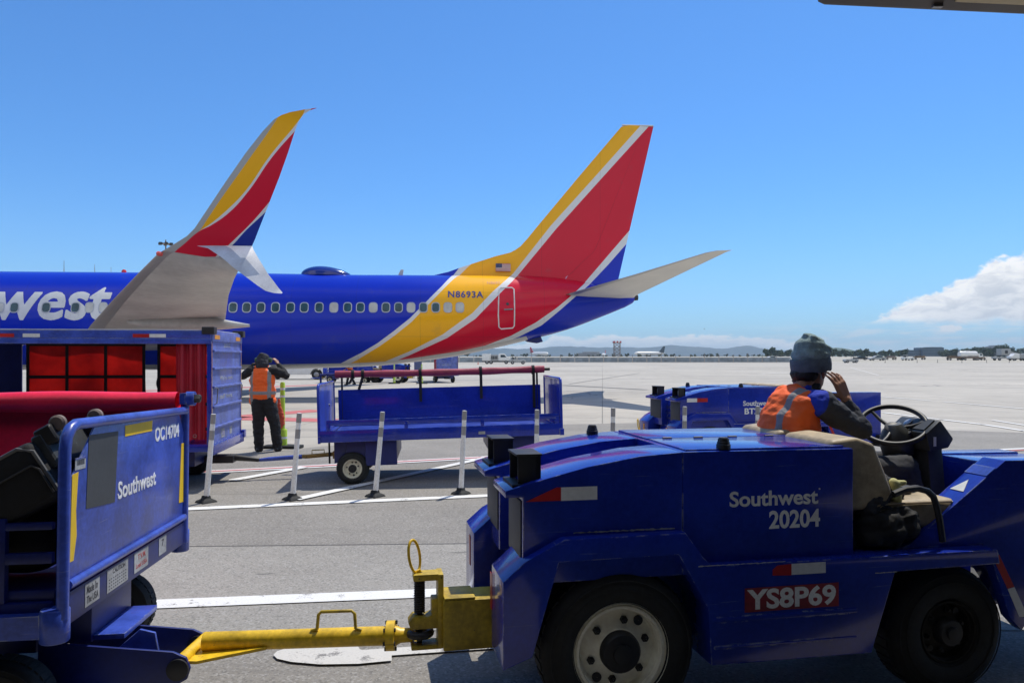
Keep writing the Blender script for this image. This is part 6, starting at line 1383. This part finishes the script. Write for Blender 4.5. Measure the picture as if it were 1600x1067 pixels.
# ---- buildings beyond
def building(label, px0, px1, pytop, Y, mat, rows, cols, extra=None, depth=20, pybase=558):
    a, b = P(px0, pytop, Y), P(px1, pytop, Y); z0 = field_z(Y); t = thing('office_building', label, 'building', ((a.x+b.x)/2, Y, z0)); w = (b.x-a.x)/2; h = a.z-z0
    MB().box(-w, w, 0, depth, -1, h).build('wall', mat, t)
    for r in range(rows): MB().box(-w+.6, w-.6, -.12, -.02, h*(r+.35)/rows, h*(r+.75)/rows).build('window', M['dark_glass_b'] if mat is M['concrete_b'] else M['glass'], t)
    for e in extra or []:
        x0, x1 = P(e[0], 0, Y).x-t.location.x, P(e[1], 0, Y).x-t.location.x; zt = P(0, e[2], Y).z-z0; MB().box(x0, x1, 2, depth-2, h+.003, zt).build('roof_block', mat, t)
    return t
building('dark blue glass block, taller one of the two, right of the driver', 1441.5, 1475, 543, 900, M['dark_glass_b'], 6, 8, [(1456, 1474, 542.2)])
building('low dark blue glass block adjoining the taller dark blue block', 1417, 1441, 546.8, 905, M['dark_glass_b'], 4, 6)
building('grey concrete office building with stepped roof at the right edge', 1537, 1572, 542.5, 800, M['concrete_b'], 5, 8, [(1556, 1572, 541), (1561, 1567, 539.3)])
building('long low grey hangar with white roof line left of the concrete office', 1510, 1533, 551, 760, M['concrete_b'], 1, 5)
building('distant grey terminal block under the hills, left of the lattice tower', 902, 937, 551.5, 900, M['concrete_b'], 3, 8, [(912, 937, 549.5)])

# ---- trees
def tree(loc, s, seed, label):
    rr = random.Random(seed); t = thing('tree', label, 'tree', loc, rr.uniform(0, 6), 'trees in the distant tree line')
    MB().tube([(0, 0, -1), (.1, 0, s*.3), (0, .1, s*.6)], [s*.05, s*.035, s*.02], 6).build('trunk', M['bark'], t)
    mb = MB(); cl = [(rr.gauss(0, .26)*s, rr.gauss(0, .26)*s, s*(.48+rr.uniform(-.28, .36)), s*rr.uniform(.16, .28)) for _ in range(11)]
    for x, y, z, r in cl:
        for _ in range(60):
            d = Vector((rr.gauss(0, 1), rr.gauss(0, 1), rr.gauss(0, .8))).normalized()*r*rr.uniform(.55, 1.08); c = Vector((x, y, z))+d
            q = Matrix.Rotation(rr.uniform(0, 6.28), 3, 'Z') @ Matrix.Rotation(rr.uniform(0, 3.1), 3, 'X'); k = s*.085*rr.uniform(.6, 1.3)
            mb.add([c+q @ Vector(v)*k for v in ((-1, -.6, 0), (1, -.6, 0), (1.1, .6, .2), (-.9, .7, .1))], [(0, 1, 2, 3)])
    mb.build('crown', M['leaf'], t, smooth=0); return t
protos = [tree((0, 0, 0), 1.0, i, 'dark tree in the distant tree line beyond the apron') for i in range(4)]
spots = []
for px in range(1205, 1420, 9): spots.append((px+rnd.uniform(-3, 3), 620+rnd.uniform(-40, 120), (8 if px < 1330 else 6)*rnd.uniform(.7, 1.2)))
for px in range(1474, 1512, 6): spots.append((px+rnd.uniform(-2, 2), 640+rnd.uniform(0, 80), 6.5*rnd.uniform(.8, 1.2)))
for px in range(1512, 1640, 8): spots.append((px+rnd.uniform(-3, 3), 600+rnd.uniform(0, 120), 7.5*rnd.uniform(.7, 1.3)))
for px in range(735, 1205, 10): spots.append((px+rnd.uniform(-6, 6), 620+rnd.uniform(0, 200), 2.7*rnd.uniform(.6, 1.3)))
for px in range(560, 735, 19): spots.append((px+rnd.uniform(-7, 7), 620+rnd.uniform(0, 200), 5*rnd.uniform(.6, 1.2)))
for i, (px, Y, s) in enumerate(spots):
    t = protos[i] if i < 4 else copy_tree(protos[i % 4]); p = P(px, 556, Y); t.location = (p.x, Y, field_z(Y)); t.scale = (s, s, s)

# ---- vehicles and plant along the far right edge of the apron
def sedan(loc, rz, label, mat, s=1.0):
    t = thing('parked_car', label, 'car', loc, rz); t.scale = (s, s, s); arch = lambda c: [(c+.36*math.cos(a), .32+.36*math.sin(a)) for a in [math.pi*(1-i/6) for i in range(7)]]
    MB().prism([(-2.25, .3)]+arch(-1.4)+arch(1.4)+[(2.25, .32), (2.25, .68), (1.3, .86), (-1.7, .92), (-2.25, .85)], 'y', -.88, .88).build('body', mat, t, bevel=.05)
    c = MB(); c.prism([(-1.7, .90), (-1.0, 1.42), (.25, 1.44), (1.25, .86)], 'y', -.76, .76); cb = c.build('cabin', mat, t, bevel=.05)
    for k in (-1, 1): MB().prism([(-1.35, .95), (-.9, 1.34), (.2, 1.36), (.95, .93)], 'y', k*.77-.01, k*.77+.01).build('window', M['glass'], cb)
    simple_wheels(t, [(x, y) for x in (-1.4, 1.4) for y in (-.78, .78)], .32, .2); return t
def at(px, Y): p = P(px, 560, Y); return (p.x, Y, field_z(Y))
sedan(at(1370, 262), R(180), 'pale silver car parked on the far dirt edge right of the small grey tug', M['grey_paint'], 1.25)
sedan(at(1207, 246), R(8), 'tiny white car at the right end of the perimeter fence', M['white_paint'], 1.1)
sedan(at(1345, 285), R(170), 'tiny dark car parked just left of the silver car at the far edge', M['black'], 1.1)
def tanker(loc, rz, label):
    t = thing('tank_truck', label, 'truck', loc, rz)
    MB().lathe([(.001, -3.5), (1.2, -3.45), (1.3, -3.2), (1.3, 3.2), (1.2, 3.45), (.001, 3.5)], (0, 0, 2.2), (1, 0, 0), 24).build('tank', M['white_paint'], t)
    MB().box(-4, 5.6, -1.1, 1.1, .5, .9).build('chassis', M['dirt'], t)
    c = MB(); c.prism([(3.9, .9), (3.9, 2.6), (5.2, 2.6), (5.6, 1.8), (5.6, .9)], 'y', -1.1, 1.1); cb = c.build('cab', M['white_paint'], t, bevel=.05); MB().prism([(4.3, 1.7), (4.3, 2.4), (5.05, 2.4), (5.35, 1.75)], 'y', -1.12, -1.101).build('window', M['glass'], cb)
    MB().box(-1.0, .6, -.4, .4, 3.5, 3.75).build('tank_hatch', M['white_paint'], t)
    simple_wheels(t, [(x, y) for x in (-3, -1.9, 4.6) for y in (-.95, .95)], .5, .3)
tanker(at(1512, 300), R(0), 'white tank truck behind a row of brown flatbeds at the far right')
def flatbed(loc, label, mat, L=5):
    t = thing('flatbed_trailer', label, 'trailer', loc, R(1), 'flatbed trailers at the far right'); MB().box(-L/2, L/2, -1, 1, .75, .95).build('deck', M['dirt'], t); r_ = random.Random(L); 
    ld = MB(); x = -L/2+.2
    while x < L/2-.5:
        w = r_.uniform(.4, 1.1); ld.box(x, min(x+w, L/2-.1), -.8, .8, .952, .95+r_.uniform(.2, .8)); x += w+.02
    ld.build('load', mat, t); simple_wheels(t, [(x, y) for x in (-L/2+.6, L/2-.6) for y in (-.85, .85)], .4, .25)
flatbed(at(1491, 272), 'brown flatbed trailer stacked with dark load, left of the tank truck', M['dirt'], 5.0)
flatbed(at(1515, 270), 'brown flatbed trailer in front of the tank truck', M['lattice'], 5.4)
flatbed(at(1531, 273), 'brown flatbed trailer just right of the tank truck', M['dirt'], 3.6)
flatbed(at(1391, 290), 'low brown trailer with brown load right of the silver car', M['lattice'], 4.4)
flatbed(at(1436, 300), 'low brown trailer with brown load under the dark blue blocks', M['dirt'], 4.8)
pushback(at(1418, 268), R(10), 'small pale tug on the far edge below the low dark blue block', 'white_paint')
def loader(loc, label):
    t = thing('cargo_loader', label, 'loader', loc, R(4))
    MB().box(-4, 4, -1.4, 1.4, .7, 1.3).build('base', M['grey_paint'], t, bevel=.05); MB().box(-2.2, 1.2, -1.3, 1.3, 1.9, 4.2).build('cabinet', M['grey_paint'], t, bevel=.05)
    MB().box(-.9, .1, -1.34, -1.301, 2.5, 3.6).build('cabinet_window', M['black'], t)
    MB().prism([(1.2, 1.4), (1.2, 3.4), (4.6, 2.2), (4.6, 1.6)], 'y', -1.2, 1.2).build('conveyor', M['grey_paint'], t)
    for x in (-2.0, 1.0): MB().tube([(x, 0, 1.3), (x+.4, 0, 1.9)], .2, 8).build('lift_arm', M['dsteel'], t)
    simple_wheels(t, [(x, y) for x in (-2.9, 2.9) for y in (-1.2, 1.2)], .55, .35)
loader(at(1570, 262), 'large grey cargo loader in front of the concrete office building')
service_truck(at(1592, 255), R(180), 'white service truck at the far right edge beside the cargo loader')
for i, (px, lb) in enumerate(((1465, 'thin dark stake on the far apron edge under the taller blue block'), (1503, 'thin dark stake on the far apron edge in front of the tank truck'), (1541.5, 'thin dark stake on the far apron edge right of the tank truck'), (1577, 'thin dark stake on the far apron edge in front of the cargo loader'), (1433, 'thin dark stake on the far apron edge under the low blue block'), (1383, 'thin dark stake on the far apron edge right of the silver car'))):
    p = P(px, 560, 231); t = thing('marker_stake', lb, 'stake', (p.x, 231, 0), 0, 'stakes along the far apron edge'); MB().lathe([(.22, 0), (.2, .1), (.06, .12), (.05, .75), (.09, .78), (.09, .92), (.001, .93)], (0, 0, 0), (0, 0, 1), 8).build('stake', M['dsteel'], t)
sheet('apron_edge_strip', [(60, 229), (300, 229), (300, 230), (60, 230)], .006, pbr('edge_stain', (.14, .13, .12), .9))
b_ = thing('bird', 'tiny dark bird flying above the horizon clouds', 'bird', P(1101, 514, 150))
bm_ = MB(); bm_.add([(-.05, 0, 0), (.05, .1, 0), (.05, -.1, 0), (.32, 0, .10), (-.32, 0, .10), (0, .28, .0), (0, -.22, .02), (0, 0, -.05)], [(0, 5, 4), (1, 5, 3), (0, 4, 6), (1, 3, 6), (0, 6, 7), (1, 6, 7), (0, 5, 7), (1, 5, 7)]); bm_.build('body', M['black'], b_, smooth=0)

# ================================================================ AIR
def build_haze():
    m = bpy.data.materials.new('haze_air'); m.use_nodes = True; nt = m.node_tree; nt.nodes.clear()
    out = nt.nodes.new('ShaderNodeOutputMaterial'); v = nt.nodes.new('ShaderNodeVolumePrincipled')
    v.inputs['Color'].default_value = (.66, .84, 1, 1); v.inputs['Density'].default_value = .00014; v.inputs['Anisotropy'].default_value = .0
    nt.links.new(v.outputs[0], out.inputs['Volume'])
    o = MB().box(-9000, 9000, -120, 9000, -8, 205).build('haze', m, smooth=0); tag(o, kind='stuff')
build_haze()
